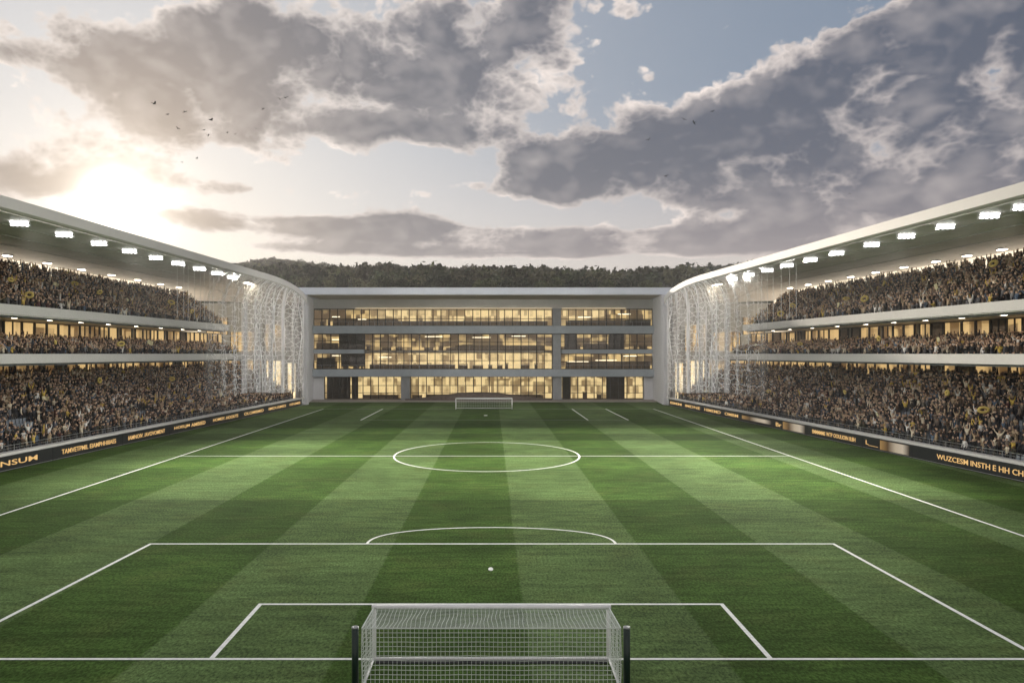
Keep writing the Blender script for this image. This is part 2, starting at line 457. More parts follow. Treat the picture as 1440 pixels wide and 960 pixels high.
def make_stand(s):
    side = 'left' if s < 0 else 'right'
    root = empty('grandstand', (s * 50, 100, 0)); P = root
    def put(b, name, m, parent=P, smooth=False):
        o = b.build(name, m, parent, smooth); o.matrix_parent_inverse = Matrix.Translation((-s * 50, -100, 0)) if parent is P else Matrix.Identity(4)
        return o
    put(prism(s, [(.18, 0), (.75, 0), (.75, 1.36), (.18, 1.36)], ZS0, 157.5), 'parapet', M['grey_concrete'])
    put(prism(s, [(.02, 1.36), (.8, 1.36), (.8, 1.62), (.02, 1.62)], ZS0, 157.6), 'coping', M['fascia'])
    for tn, tr in TIERS.items():
        put(tier_block(s, tr, 0 if tn == 'lower' else None), 'seating_tier', M['step_concrete'])
    # slabs with pale fascias
    put(prism(s, [(5.5, 9.5), (16, 9.5), (16, 9.72), (6.1, 9.72), (6.1, 10.5), (5.5, 10.5)], ZS0, 140.4), 'balcony_slab', M['fascia'])
    put(prism(s, [(5.5, 14.5), (14.5, 14.5), (14.5, 14.72), (6.1, 14.72), (6.1, 15.5), (5.5, 15.5)], ZS0, 132.6), 'balcony_slab', M['fascia'])
    put(prism(s, [(5.7, 14.40), (14.2, 14.40), (14.2, 14.496), (5.7, 14.496)], ZS0, 132.3), 'balcony_soffit', M['soffit'])
    put(prism(s, [(16.6, 19.7), (23, 19.7), (23, 19.95), (16.6, 19.95)], ZS0, 148), 'concourse_floor', M['step_concrete'])
    # walls behind the tiers
    put(prism(s, [(15.9, 0), (16.3, 0), (16.3, 9.49), (15.9, 9.49)], ZS0, 157), 'rear_wall', M['warm_wall'])
    put(prism(s, [(13.9, 9.73), (14.3, 9.73), (14.3, 14.39), (13.9, 14.39)], ZS0, 150), 'rear_wall', M['warm_wall'])
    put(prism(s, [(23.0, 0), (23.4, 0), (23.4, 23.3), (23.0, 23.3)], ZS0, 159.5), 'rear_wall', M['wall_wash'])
    # windows of the concourses behind lower and middle tier: frame with a lit pane
    for (off, zlo, zhi, zend, seed) in ((15.78, 7.15, 9.42, 156, 1), (13.78, 11.0, 14.3, 148, 2)):
        rr = random.Random(seed * 10 + s); Z = 58.0; nmade = 0
        while Z < zend:
            wd = 2.3 if rr.random() < .82 else 3.1
            frame = MB()
            for a, c in ((Z, Z + .14), (Z + wd - .14, Z + wd)):
                frame.hexa([SP(s, off - .22, a, zlo), SP(s, off, a, zlo), SP(s, off, c, zlo), SP(s, off - .22, c, zlo),
                            SP(s, off - .22, a, zhi), SP(s, off, a, zhi), SP(s, off, c, zhi), SP(s, off - .22, c, zhi)])
            if rr.random() < .35:
                c = Z + wd / 2
                frame.hexa([SP(s, off - .2, c - .05, zlo), SP(s, off, c - .05, zlo), SP(s, off, c + .05, zlo), SP(s, off - .2, c + .05, zlo),
                            SP(s, off - .2, c - .05, zhi), SP(s, off, c - .05, zhi), SP(s, off, c + .05, zhi), SP(s, off - .2, c + .05, zhi)])
            for h0, h1 in ((zlo - .02, zlo + .08), (zhi - .08, zhi)):
                frame.hexa([SP(s, off - .2, Z + .06, h0), SP(s, off - .003, Z + .06, h0), SP(s, off - .003, Z + wd - .06, h0), SP(s, off - .2, Z + wd - .06, h0),
                            SP(s, off - .2, Z + .06, h1), SP(s, off - .003, Z + .06, h1), SP(s, off - .003, Z + wd - .06, h1), SP(s, off - .2, Z + wd - .06, h1)])
            fo = put(frame, 'window', M['dark_bronze'])
            pm = 'room_amber' if rr.random() < .87 else 'furniture'
            pane = MB().hexa([SP(s, off - .06, Z + .14, zlo + .02), SP(s, off - .02, Z + .14, zlo + .02), SP(s, off - .02, Z + wd - .14, zlo + .02), SP(s, off - .06, Z + wd - .14, zlo + .02),
                              SP(s, off - .06, Z + .14, zhi - .02), SP(s, off - .02, Z + .14, zhi - .02), SP(s, off - .02, Z + wd - .14, zhi - .02), SP(s, off - .06, Z + wd - .14, zhi - .02)])
            pane.build('pane', M[pm], fo)
            Z += wd + (.02 if rr.random() < .9 else .9); nmade += 1
    # roof: deep flat canopy whose far end rolls over
    secs = []
    Zs = [ZS0 - 6] + list(np.linspace(50, 136, 12)) + list(np.linspace(138, ZE, 20))
    for Z in Zs:
        d = drop(Z)
        sec = [SP(s, 0, Z, 23.57 - d), SP(s, .25, Z, 23.42 - d), SP(s, 24, Z, 23.25 - d * .6), SP(s, 24.6, Z, 24.9 - d * .5), SP(s, 12, Z, 25.0 - d * .8), SP(s, .35, Z, 24.7 - d), SP(s, 0, Z, 24.6 - d)]
        secs.append(sec if s > 0 else sec[::-1])
    put(MB().loft(secs), 'roof', M['roof_metal'])
    secs = []
    for Z in Zs:
        d = drop(Z)
        sec = [SP(s, .6, Z, 23.28 - d), SP(s, 22.95, Z, 23.12 - d * .62), SP(s, 22.95, Z, 23.22 - d * .62), SP(s, .6, Z, 23.40 - d)]
        secs.append(sec if s > 0 else sec[::-1])
    put(MB().loft(secs), 'soffit', M['soffit'])
    b = MB()
    for off in (4.6, 9.4, 14.2):
        b.tube([SP(s, off, Z, 23.27 - .008 * off - drop(Z) * .9) for Z in Zs], .035, 4)
    put(b, 'soffit_seam', M['rail_metal'])
    # end wall behind the lattice, with tall lit doors
    b = MB().hexa([SP(s, 1.5, 159.6, 0), SP(s, 23.4, 159.6, 0), SP(s, 23.4, 160.2, 0), SP(s, 1.5, 160.2, 0), SP(s, 1.5, 159.6, 21.0), SP(s, 23.4, 159.6, 21.0), SP(s, 23.4, 160.2, 21.0), SP(s, 1.5, 160.2, 21.0)])
    put(b, 'end_wall', M['pale_concrete'])
    for a, c, z0, z1, mm in ((2.2, 4.2, .2, 8.6, 'door_lit'), (4.7, 8.6, .2, 9.0, 'door_lit'), (9.4, 13, 3.0, 9.0, 'room_amber'), (14.0, 19.0, 5.0, 9.0, 'room_amber'),
                             (4.5, 9.0, 11, 16.5, 'room_amber'), (10, 16, 11.0, 15.0, 'room_amber'), (16.6, 21.0, 14.5, 18.0, 'room_amber')):
        fr = MB(); Z = 159.58
        n = max(2, int((c - a) / 1.3))
        for k in range(n + 1):
            q = a + (c - a) * k / n
            fr.hexa([SP(s, q - .06, Z - .2, z0), SP(s, q + .06, Z - .2, z0), SP(s, q + .06, Z, z0), SP(s, q - .06, Z, z0), SP(s, q - .06, Z - .2, z1), SP(s, q + .06, Z - .2, z1), SP(s, q + .06, Z, z1), SP(s, q - .06, Z, z1)])
        fo = put(fr, 'glazed_door' if z0 < 1 else 'window', M['dark_bronze'])
        MB().hexa([SP(s, a, Z - .08, z0), SP(s, c, Z - .08, z0), SP(s, c, Z - .02, z0), SP(s, a, Z - .02, z0), SP(s, a, Z - .08, z1), SP(s, c, Z - .08, z1), SP(s, c, Z - .02, z1), SP(s, a, Z - .02, z1)]).build('pane', M[mm], fo)
    for a, c, Z0, Z1 in ((-.25, .95, 157.9, 159.5), (1.55, 2.1, 158.0, 159.5)):
        put(MB().hexa([SP(s, a, Z0, 0), SP(s, c, Z0, 0), SP(s, c, Z1, 0), SP(s, a, Z1, 0), SP(s, a, Z0, 20.4), SP(s, c, Z0, 20.4), SP(s, c, Z1, 20.4), SP(s, a, Z1, 20.4)]), 'pier', M['wing_white'])
    # ---- lattice screen hanging from the rolled roof end
    def loff(Z): return .35 + 2.6 * max(0, min(1, (157 - Z) / 22)) ** 1.2
    def pleat(Z): return .75 * math.sin(Z * 1.32) + .35 * math.sin(Z * 2.9 + 1)
    def ltop(Z): return 23.45 - drop(Z)
    def lbot(Z):
        if Z > 156.2: return .1
        o = loff(Z); return max(2.9, TIERS['lower']['z'] + max(0, (o - 1.3)) * .47 + 2.0)
    def LP(Z, h):
        t = max(0, min(1, (ltop(Z) - h) / 4.0)); k = math.sqrt(t)      # rolls outward just under the roof
        return SP(s, .2 + (loff(Z) - .2 + pleat(Z) * .8) * k, Z, h)
    lat = MB(); R = .54; seen = {}
    rr = random.Random(5 + s)
    edges = set()
    dxh, dyh = R * math.sqrt(3), R * 1.5
    for j in range(-1, 31):
        for i in range(0, 46):
            cz = 118 + (i + .5 * (j % 2)) * dxh; ch = .1 + j * dyh
            cor = []
            for k in range(6):
                a = math.pi / 6 + k * math.pi / 3
                key = (round((cz + R * math.cos(a)) * 20), round((ch + R * math.sin(a)) * 20))
                cor.append(key)
                if key not in seen: seen[key] = (cz + R * math.cos(a) + rr.uniform(-.19, .19), ch + R * math.sin(a) + rr.uniform(-.19, .19))
            for k in range(6): edges.add(tuple(sorted((cor[k], cor[(k + 1) % 6]))))
    for a, c in sorted(edges):
        (z1, h1), (z2, h2) = seen[a], seen[c]
        zm = (z1 + z2) / 2
        if zm > 158.9 or zm < 119: continue
        if zm < 133 and rr.random() < (133 - zm) / 17: continue
        if min(h1, h2) < lbot(zm) or min(h1, h2) > ltop(zm): continue
        h1 = min(h1, ltop(z1)); h2 = min(h2, ltop(z2))
        lat.tube([LP(z1, h1), LP(z2, h2)], .052 if zm > 135 else .036, 4, False)
    lo = put(lat, 'lattice_screen', M['lattice'])
    # sheer backing cloth, heavier vertical folds, hanging cables
    def strip(Z0, Z1, n, push=0.0):
        b = MB(); hs = 14
        for i in range(n):
            za, zb = Z0 + (Z1 - Z0) * i / n, Z0 + (Z1 - Z0) * (i + 1) / n
            for k in range(hs):
                def q(Z, kk):
                    h = lbot(Z) + (ltop(Z) - lbot(Z)) * (kk / hs) ** .6
                    p = LP(Z, h); return (p[0] + s * push, p[1], p[2])
                b.quad(q(za, k), q(zb, k), q(zb, k + 1), q(za, k + 1))
        return b
    strip(131, 158.8, 60, .15).build('membrane', M['membrane'], lo, True)
    strip(117, 131, 30, .15).build('membrane', M['veil'], lo, True)
    for zc, wd in ((133.5, .5), (137.8, .9), (140.5, .5), (143.0, 1.3), (146.2, .6), (148.2, 1.5), (151.5, .8), (153.6, 1.2), (156.2, .9), (158.0, 1.2)):
        strip(zc - wd / 2, zc + wd / 2, 4, -.06).build('fold', M['fold'], lo, True)
    for zc in (136.2, 139.6, 142.0, 144.9, 147.2, 149.4, 152.4, 154.9, 157.3):
        MB().tube([LP(zc + .25 * math.sin(k * .5 + zc), lbot(zc) + (ltop(zc) - lbot(zc)) * (k / 16) ** .6) for k in range(17)], .11, 5).build('rib', M['lattice'], lo, True)
    Z = 108.0
    while Z < 137:
        h0 = 15.6 if Z < 132 else (10.6 if Z < 139 else 5)
        MB().tube([SP(s, 3.0, Z, h0), SP(s, 3.0, Z, 23.3)], .028, 4).build('cable', M['lattice'], lo)
        Z += rr.choice((1.4, 2.0, 2.6))
    # thin guard rail above the coping
    b = MB()
    for Zq in np.arange(54, 157, 2.4):
        b.tube([SP(s, .6, Zq, 1.6), SP(s, .6, Zq, 2.15)], .022, 4)
    b.tube([SP(s, .6, 54, 2.15), SP(s, .6, 157, 2.15)], .025, 4); b.tube([SP(s, .6, 54, 1.88), SP(s, .6, 157, 1.88)], .016, 4)
    put(b, 'guard_rail', M['rail_metal'])
    tag(root, 'three tier grandstand on the %s of the pitch, packed with spectators under a pale canopy' % side, 'grandstand', 'grandstands along the pitch')
    return root
stands = {s: make_stand(s) for s in (-1, 1)}

# ---------------------------------------------------------------- floodlights and downlights
def make_flood():
    t = empty('floodlight')
    MB().box(-.58, .58, -.32, .32, .06, .26).build('housing', M['lamp_housing'], t)
    MB().tube([(0, 0, .28), (0, 0, .62)], .05, 6).build('bracket', M['lamp_housing'], t)
    me = None
    for iy in (-1, 1):
        for ix in (-1.5, -.5, .5, 1.5):
            b = MB(); b.loft([[(ix * .26 + .115 * k * math.cos(a), iy * .15 + .115 * k * math.sin(a), h) for a in [2 * math.pi * q / 8 for q in range(8)]] for h, k in ((.0, .75), (.03, 1), (.07, 1))])
            b.build('lens', M['lamp'], t)
    return t
flood_proto = make_flood(); used = False
LX = [27, 90, 139, 182, 219, 250, 280, 305, 327]
RX = [1440, 1392, 1330, 1275, 1226, 1177, 1140, 1107, 1079, 1053, 1030]
for s, lst in ((-1, LX), (1, RX)):
    side = 'left' if s < 0 else 'right'
    for i, px in enumerate(lst):
        Z = Z_at(px, s, 2.3)
        o = flood_proto if not used else copy_tree(flood_proto); used = True
        p = Vector(SP(s, 2.3, Z, 23.02)); o.location = p
        tgt = Vector((s * (16 - 14 * (i % 3)), (62, 70, 84, 66, 78)[i % 5] + (Z - 90) * .15, 0)); pw = 26000
        if i in (5, 7): tgt = Vector((-s * 38, 148, 11)); pw = 52000
        if i == 6: tgt = Vector((-s * 5, 172, 16)); pw = 45000
        d = (tgt - p)
        o.rotation_euler = (math.radians(-58), 0, s * math.radians(-14))
        o.scale = (1.6, .98, 1.1)
        tag(o, 'bright white floodlight under the %s canopy edge, %s lit lamp from the near end' % (side, ORD[i]), 'floodlight', 'floodlights along the canopy edges')
        ld = bpy.data.lights.new('floodlight_beam', 'SPOT'); ld.energy = pw; ld.color = (1, .97, .88); ld.spot_size = math.radians(76 if pw < 31000 else 44); ld.spot_blend = 1.0; ld.shadow_soft_size = .35
        lo = bpy.data.objects.new('floodlight_beam', ld); COL.objects.link(lo); lo.location = p + Vector((-s * .3, 0, -.25))
        lo.rotation_euler = d.to_track_quat('-Z', 'Y').to_euler()
    Z = Z_at(350 if s < 0 else 1008, s, 2.6)
    t = empty('canopy_end_light', SP(s, 2.6, Z, 22.75))
    MB().box(-.5, .5, -2.0, 2.0, .0, .22).build('housing', M['lamp_housing'], t)
    MB().box(-.42, .42, -1.9, 1.9, -.05, -.002).build('diffuser', M['lamp_warm'], t)
    tag(t, 'warm white light strip at the far end of the %s canopy, last in its row' % side, 'light', 'warm end lights')

def make_down():
    t = empty('downlight')
    MB().tube([(0, 0, 0), (0, 0, .12)], .36, 12).build('trim', M['rail_metal'], t)
    MB().tube([(0, 0, -.05), (0, 0, -.003)], .32, 12).build('diffuser', M['downlight'], t)
    return t
dproto = make_down(); used = False
for s in (-1, 1):
    side = 'left' if s < 0 else 'right'
    for i, Z in enumerate([98, 106, 114, 122, 130, 138, 145] if s < 0 else [86, 92, 98, 104, 111, 118, 125, 132, 139, 146]):
        o = dproto if not used else copy_tree(dproto); used = True
        o.location = SP(s, 20.0, Z, 22.98); o.scale = (1.5, 2.2, 1)
        tag(o, 'round downlight at the back of the %s canopy soffit, %s from the near end' % (side, ORD[i]), 'downlight', 'downlights in the canopies')
    for i, Z in enumerate([76, 82, 88, 94, 100, 107, 114, 121, 127]):
        o = copy_tree(dproto); o.location = SP(s, 8.2, Z, 14.33); o.scale = (.8, 1.2, .6)
        tag(o, 'small downlight under the %s upper balcony, %s from the near end' % (side, ORD[i]), 'downlight', 'downlights under the balconies')

# ---------------------------------------------------------------- advertising boards with LED lettering
def text_mesh(s, body, size):
    cu = bpy.data.curves.new('lettering', 'FONT'); cu.body = body; cu.size = 1.0; cu.extrude = .012; cu.resolution_u = 3; cu.offset = .006
    ob = bpy.data.objects.new('lettering', cu); COL.objects.link(ob)
    bpy.context.view_layer.update()
    me = bpy.data.meshes.new_from_object(ob.evaluated_get(bpy.context.evaluated_depsgraph_get()))
    bpy.data.objects.remove(ob); bpy.data.curves.remove(cu)
    return me
LB = [(-36, 74, 'text', '\u2261 DMANSUM', .42), (74, 172, 'text', 'TAMVETPMIL EIAMPHHIIIAES', .0), (172, 238, 'text', 'IAMNOIV. /AVOVOMENT', .0), (238, 294, 'text', 'HOELJM AMBIED', .0),
      (294, 339, 'text', 'HOMEIY, HOOUTS', .0), (339, 374, 'text', 'OLOMBMID', .0), (374, 405, 'text', 'IMDUSMES', 0), (405, 424, 'text', 'HNMB', 0)]
RB = [(1283, 1462, 'text', 'WUZCESM INSTH E HH CHE 2 TCSA', 0), (1213, 1283, 'gold', 'L', 0), (1135, 1213, 'text', 'EMMMMMS WTP OOULIOIN 8.8H', 0), (1088, 1135, 'gold', 'Br', 0), (1041, 1088, 'bar', '', 0),
      (1017, 1041, 'text', 'OMBM', 0), (988, 1017, 'text', 'HIMEMD', 0), (961, 988, 'text', 'IMDNE', 0), (941, 961, 'text', 'BMM', 0)]
LD = ['nearest on the left, ending in amber letters beside the frame edge', 'second from the near end on the left, with one long amber line', 'third on the left, amber wording with a slash',
      'fourth on the left, two bright amber words', 'fifth on the left, two words and a comma', 'sixth on the left, one bright amber word', 'seventh on the left, beyond the halfway line', 'last on the left, by the white pier']
RD = ['nearest on the right, with a long amber sentence', 'second on the right, gold to white gradient screen', 'third on the right, one fine amber line', 'fourth on the right, small mark beside a gold white gradient',
      'fifth on the right, one pale gold bar', 'sixth on the right, short amber word', 'seventh on the right, brownish amber word', 'eighth on the right, small amber word', 'last on the right, by the lattice screen']
def board(s, pa, pb, kind, txt, lead, desc):
    Za, Zb = sorted((Z_at(pa, s, -.1), Z_at(pb, s, -.1)))
    if pa < 0: Za = 62.0
    if pb > 1460: Za = 59.0
    Zm = (Za + Zb) / 2
    t = empty('advertising_board', SP(s, -.1, Zm, 0))
    L = SP(s, -.1, Zm, 0)
    def lp(off, Z, z): p = SP(s, off, Z, z); return (p[0] - L[0], p[1] - L[1], p[2])
    def hx(o0, o1, a, c, z0, z1): return MB().hexa([lp(o0, a, z0), lp(o1, a, z0), lp(o1, c, z0), lp(o0, c, z0), lp(o0, a, z1), lp(o1, a, z1), lp(o1, c, z1), lp(o0, c, z1)])
    hx(-.12, .14, Za + .02, Zb - .02, .04, 1.34).build('cabinet', M['black_board'], t)
    hx(-.14, -.122, Za + .05, Zb - .05, .09, .13).build('trim', M['rail_metal'], t)
    span = (Zb - Za)
    def face(me, za, zb, zlo, zhi, name, mt):
        # map flat letters (x right, y up) onto the board face; near-to-far reading follows the photo
        n = len(me.vertices); co = np.empty(n * 3); me.vertices.foreach_get('co', co); co = co.reshape(-1, 3)
        lo, hi = co.min(0), co.max(0)
        u = (co[:, 0] - lo[0]) / (hi[0] - lo[0]); v = (co[:, 1] - lo[1]) / max(1e-6, hi[1] - lo[1])
        Z = za + (zb - za) * u
        out = np.array([lp(-.135 - (.02 if c2 > 0 else 0), zz, zlo + (zhi - zlo) * vv) for zz, vv, c2 in zip(Z, v, co[:, 2])])
        me.vertices.foreach_set('co', out.ravel()); me.update()
        me.materials.clear(); me.materials.append(mt)
        return link(name, me, t)
    if kind == 'text':
        a, c = Za + span * .11, Zb - span * .11
        if pa < 0: a, c = Za, Z_at(52, s, -.1)
        elif pb > 1460: a, c = Za, Z_at(1318, s, -.1)
        if s > 0: a, c = c, a
        ws = txt.split(); mm_ = [text_mesh(s, q, 1) for q in ws]; wd = []
        for me in mm_:
            co = np.empty(len(me.vertices) * 3); me.vertices.foreach_get('co', co); wd.append(np.ptp(co[0::3]))
        tot = sum(wd) + .38 * (len(ws) - 1); q = 0
        for me, w_ in zip(mm_, wd):
            face(me, a + (c - a) * q / tot, a + (c - a) * (q + w_) / tot, .48, .96, 'lettering', M['led_text']); q += w_ + .38
    elif kind == 'gold':
        a = Za + span * .05; c = Za + span * (.62 if txt == 'L' else .7)
        hx(-.135, -.123, a, c, .22, 1.22).build('screen', M['gold_screen'], t)
        face(text_mesh(s, txt + ('___' if txt == 'L' else ''), 1), Zb - span * .08, c + span * .04, .4, .95, 'lettering', M['led_text'])
    else:
        hx(-.135, -.123, Za + span * .06, Zb - span * .06, .45, 1.0).build('screen', M['gold_screen'], t)
    tag(t, 'black LED board, ' + desc, 'advertising board', 'advertising boards around the pitch')
for (pa, pb, k, tx, ld), d in zip(LB, LD): board(-1, pa, pb, k, tx, ld, d)
for (pa, pb, k, tx, ld), d in zip(RB, RD): board(1, pa, pb, k, tx, ld, d)

# ================================================================ main building at the far end
BX0, BX1, BZ = -40.7, 36.6, 175.0
def make_building():
    root = empty('main_building', (0, 175, 0)); P = root
    def put(b, name, m, parent=P):
        for i, v in enumerate(b.v): b.v[i] = (v[0], v[1] - 175, v[2])
        return b.build(name, m, parent)
    def bx(x0, x1, y0, y1, z0, z1): return MB().box(x0, x1, y0, y1, z0, z1)
    def X(px, Z=BZ): return (px - CX) * Z / F
    put(bx(-44.0, 41.0, 162.0, 200, 22.98, 24.45), 'roof', M['roof_white'])
    put(bx(-39.2, 35.9, 163.2, 175, 22.86, 22.977), 'roof_soffit', M['warm_wall'])
    put(MB().hexa([(-46, 161.0, 0), (-38.9, 161.0, 0), (-40.7, 175.2, 0), (-46, 175.2, 0), (-46, 161.0, 22.85), (-38.9, 161.0, 22.85), (-40.7, 175.2, 22.85), (-46, 175.2, 22.85)]), 'wing_wall', M['wing_white'])
    put(MB().hexa([(35.55, 161.0, 0), (42, 161.0, 0), (42, 175.2, 0), (36.6, 175.2, 0), (35.55, 161.0, 22.85), (42, 161.0, 22.85), (42, 175.2, 22.85), (36.6, 175.2, 22.85)]), 'wing_wall', M['wing_white'])
    put(bx(BX0, BX1, 174.9, 176.2, 20.75, 22.85), 'lintel', M['pale_concrete'])
    put(bx(BX0 + .02, BX1 - .02, 172.6, 185, 15.05, 16.75), 'floor_slab', M['slab_grey'])
    put(bx(BX0 + .02, BX1 - .02, 172.6, 185, 5.35, 6.98), 'floor_slab', M['slab_grey'])
    put(bx(X(441), X(513), 174.2, 185, 10.55, 11.45), 'floor_slab', M['slab_grey'])
    put(bx(X(789), X(917), 174.2, 185, 10.55, 11.45), 'floor_slab', M['slab_grey'])
    put(bx(X(513) + .02, X(776) - .02, 177.5, 185, 10.7, 11.2), 'floor_slab', M['warm_wall'])
    put(bx(X(777), X(788), 173.6, 176, 7.0, 15.04), 'column', M['pier_grey']); put(bx(X(777), X(788), 173.6, 176, 16.76, 20.74), 'column', M['pier_grey'])
    put(bx(X(777), X(789), 173.4, 176, .13, 5.34), 'column', M['pier_grey']); put(bx(X(565), X(577), 173.4, 176, .13, 5.34), 'column', M['pier_grey'])
    put(bx(BX0, X(456), 174.3, 176, .13, 5.34), 'pier', M['wing_white']); put(bx(X(905), BX1, 174.3, 176, .13, 5.34), 'pier', M['wing_white'])
    put(bx(BX0, BX1, 183.0, 183.4, .1, 22.8), 'rear_wall', M['warm_wall'])
    put(bx(BX0, BX1, 174.6, 184, -.2, .1), 'floor', M['floor_wood'])
    # lamp-lit room walls, storey by storey
    for z0, z1, x0, x1, m, y in ((16.8, 20.72, 441, 520, 'room_lit', 181), (16.8, 20.72, 520, 776, 'room_bright', 181), (16.8, 20.72, 789, 850, 'room_bright', 181), (16.8, 20.72, 850, 917, 'room_lit', 181),
                             (11.5, 15.0, 441, 513, 'room_lit', 180), (7.0, 10.5, 441, 513, 'room_lit', 180), (11.25, 15.0, 513, 776, 'room_lit', 181.5), (7.0, 10.65, 513, 776, 'room_bright', 181.5),
                             (11.5, 15.0, 789, 917, 'room_lit', 180), (7.0, 10.5, 789, 917, 'room_lit', 180), (.12, 5.3, 456, 564, 'room_bright', 180), (.12, 5.3, 578, 776, 'room_bright', 180), (.12, 5.3, 790, 904, 'room_bright', 180)):
        put(bx(X(x0, y) + .05, X(x1, y) - .05, y, y + .3, z0, z1), 'room_wall', M[m])
    put(bx(X(500), X(776), 174.62, 174.80, 20.752, 20.80), 'added_lintel_strip', M['added_glow']); put(bx(X(790), X(880), 174.62, 174.80, 20.752, 20.80), 'added_lintel_strip', M['added_glow'])  # added glow strips that wash the lintel warm; no lamp known here
    rr = random.Random(3)
    # furniture and counters standing behind the glass
    for z0, hmax, x0, x1 in ((16.78, 1.7, 450, 770), (16.78, 1.5, 795, 910), (11.48, 1.6, 450, 510), (11.22, 1.4, 516, 770), (11.48, 1.5, 795, 910), (7.0, 1.6, 450, 510), (7.0, 1.3, 516, 770), (7.0, 1.9, 795, 912), (.12, 1.5, 580, 775), (.12, 1.5, 500, 560), (.12, 1.5, 805, 850)):
        px = x0
        while px < x1:
            w = rr.uniform(3, 16)
            if rr.random() < .62:
                xa = X(px, 178.5); xb = X(min(x1, px + w), 178.5); h = rr.uniform(.7, hmax) * (1 if w > 7 else 1.15); yy = rr.uniform(177.3, 179)
                b = bx(xa, xb, yy, yy + .6, z0 + h - .12, z0 + h).box(xa + .05, xa + .15, yy + .05, yy + .5, z0, z0 + h - .12).box(xb - .15, xb - .05, yy + .05, yy + .5, z0, z0 + h - .12).box(xa + .15, xb - .15, yy + .2, yy + .3, z0, z0 + h * .8)
                put(b, 'counter', M['furniture'])
            px += w + rr.uniform(1, 8)
    # brown wainscots and half-height screens in front of the lit walls
    for z0, h, x0, x1 in ((16.78, 1.75, 470, 560), (16.78, 1.35, 560, 770), (16.78, 1.6, 800, 912), (11.27, 1.2, 640, 765), (11.52, 1.5, 445, 475), (7.02, 1.7, 445, 474), (7.02, 1.0, 520, 640), (7.02, 1.7, 795, 914), (11.52, 1.3, 820, 855), (.13, .8, 510, 560), (.13, .9, 600, 760)):
        put(bx(X(x0, 179.6), X(x1, 179.6), 179.5, 179.7, z0, z0 + h), 'wainscot', M['furniture'])
    # dark blinds and dark bays
    for px0, px1, z0, z1 in ((459, 492, .14, 5.3), (494, 503, .14, 5.3), (477, 512, 11.5, 14.98), (479, 512, 7.6, 10.5), (791, 803, .14, 5.3), (853, 879, .14, 5.3), (857, 878, 11.5, 14.98), (794, 812, 11.5, 14.98), (445, 470, 7.6, 9.6), (880, 916, 16.8, 18.3)):
        put(bx(X(px0), X(px1), 175.6, 175.72, z0, z1), 'blind', M['blind'])
    for px0, px1, z in ((463, 474, 19.0), (463, 475, 13.7), (463, 475, 10.0), (500, 512, 18.4), (872, 890, 19.6), (815, 835, 18.9), (880, 900, 9.9), (596, 622, 14.4), (664, 690, 14.2), (720, 740, 14.5), (530, 548, 9.6), (800, 830, 8.6), (840, 870, 8.9)):
        put(bx(X(px0), X(px1), 178.0, 178.25, z, z + .12), 'ceiling_lamp', M['room_lamp'])
    # windows: one object per pair of bays, each with its glass
    bay = 1.785
    def row(x0, x1, z0, z1, trans, yy=175.0):
        n = max(1, round((x1 - x0) / (2 * bay))); w = (x1 - x0) / n
        for k in range(n):
            a, c = x0 + k * w, x0 + (k + 1) * w; b = MB()
            for q, t_ in ((a, .095), ((a + c) / 2, .08), (c, .095)):
                xa, xb = max(a, q - t_), min(c, q + t_)
                b.box(xa, xb, yy - .10, yy + .12, z0, z1)
            for q in [z0 + .06] + [z0 + (z1 - z0) * f for f in trans] + [z1 - .06]:
                b.box(a + .096, (a + c) / 2 - .081, yy - .07, yy + .08, q - .06, q + .06); b.box((a + c) / 2 + .081, c - .096, yy - .07, yy + .08, q - .06, q + .06)
            fo = put(b, 'window', M['dark_bronze'])
            put(bx(a + .03, c - .03, yy + .0, yy + .02, z0 + .02, z1 - .02), 'pane', M['glass'], fo)
    row(BX0 + .1, X(776.6), 16.78, 20.74, (.42,)); row(X(788.4), BX1 - .1, 16.78, 20.74, (.42,))
    row(BX0 + .1, X(513), 11.47, 15.03, (.55,)); row(BX0 + .1, X(513), 7.0, 10.53, (.45,))
    row(X(513), X(776.6), 7.0, 15.03, (.24, .47, .53, .76))
    row(X(788.4), BX1 - .1, 11.47, 15.03, (.5,)); row(X(788.4), BX1 - .1, 7.0, 10.53, (.45,))
    row(X(456.3), X(564.7), .16, 5.33, (.28, .6)); row(X(577.4), X(776.6), .16, 5.33, (.28, .6)); row(X(789.4), X(904.7), .16, 5.33, (.28, .6))
    # slim hanging rods in front of the lower storeys, as on the photo's cable screen
    for px in range(520, 776, 14):
        put(MB().tube([(X(px, 173.2), 173.0, 7.0), (X(px, 173.2), 173.0, 15.04)], .02, 4), 'rod', M['rail_metal'])
    for z0, x0, x1 in ((16.76, BX0, BX1), (6.99, BX0, BX1)):
        b = MB(); b.tube([(x0 + .2, 172.8, z0 + .95), (x1 - .2, 172.8, z0 + .95)], .025, 4)
        for q in np.arange(x0 + .3, x1 - .2, 2.0): b.tube([(q, 172.8, z0), (q, 172.8, z0 + .95)], .02, 4)
        put(b, 'railing', M['rail_metal'])
    tag(root, 'wide four storey building with warm lit glazing and flat pale roof behind far goal', 'building')
make_building()
# low arched brown bank before the ground-floor glass
secs = []
x0, x1 = (570 - CX) * 172 / F, (776 - CX) * 172 / F
for i in range(33):
    u = i / 32; h = .25 + 1.55 * math.sin(math.pi * u) ** 1.6; x = x0 + (x1 - x0) * u; dp = .6 + 1.2 * math.sin(math.pi * u)
    secs.append([(x, 172.2 - dp, .12), (x, 172.2 - dp * .55, .12 + h * .8), (x, 172.2, .12 + h), (x, 172.2 + .7, .12 + h * .85), (x, 172.2 + .9, .12)])
o = MB().loft(secs).build('planted_bank', M['bank'], None, False); tag(o, 'low brown arched bank in front of the ground floor windows behind the distant goal', 'bank')

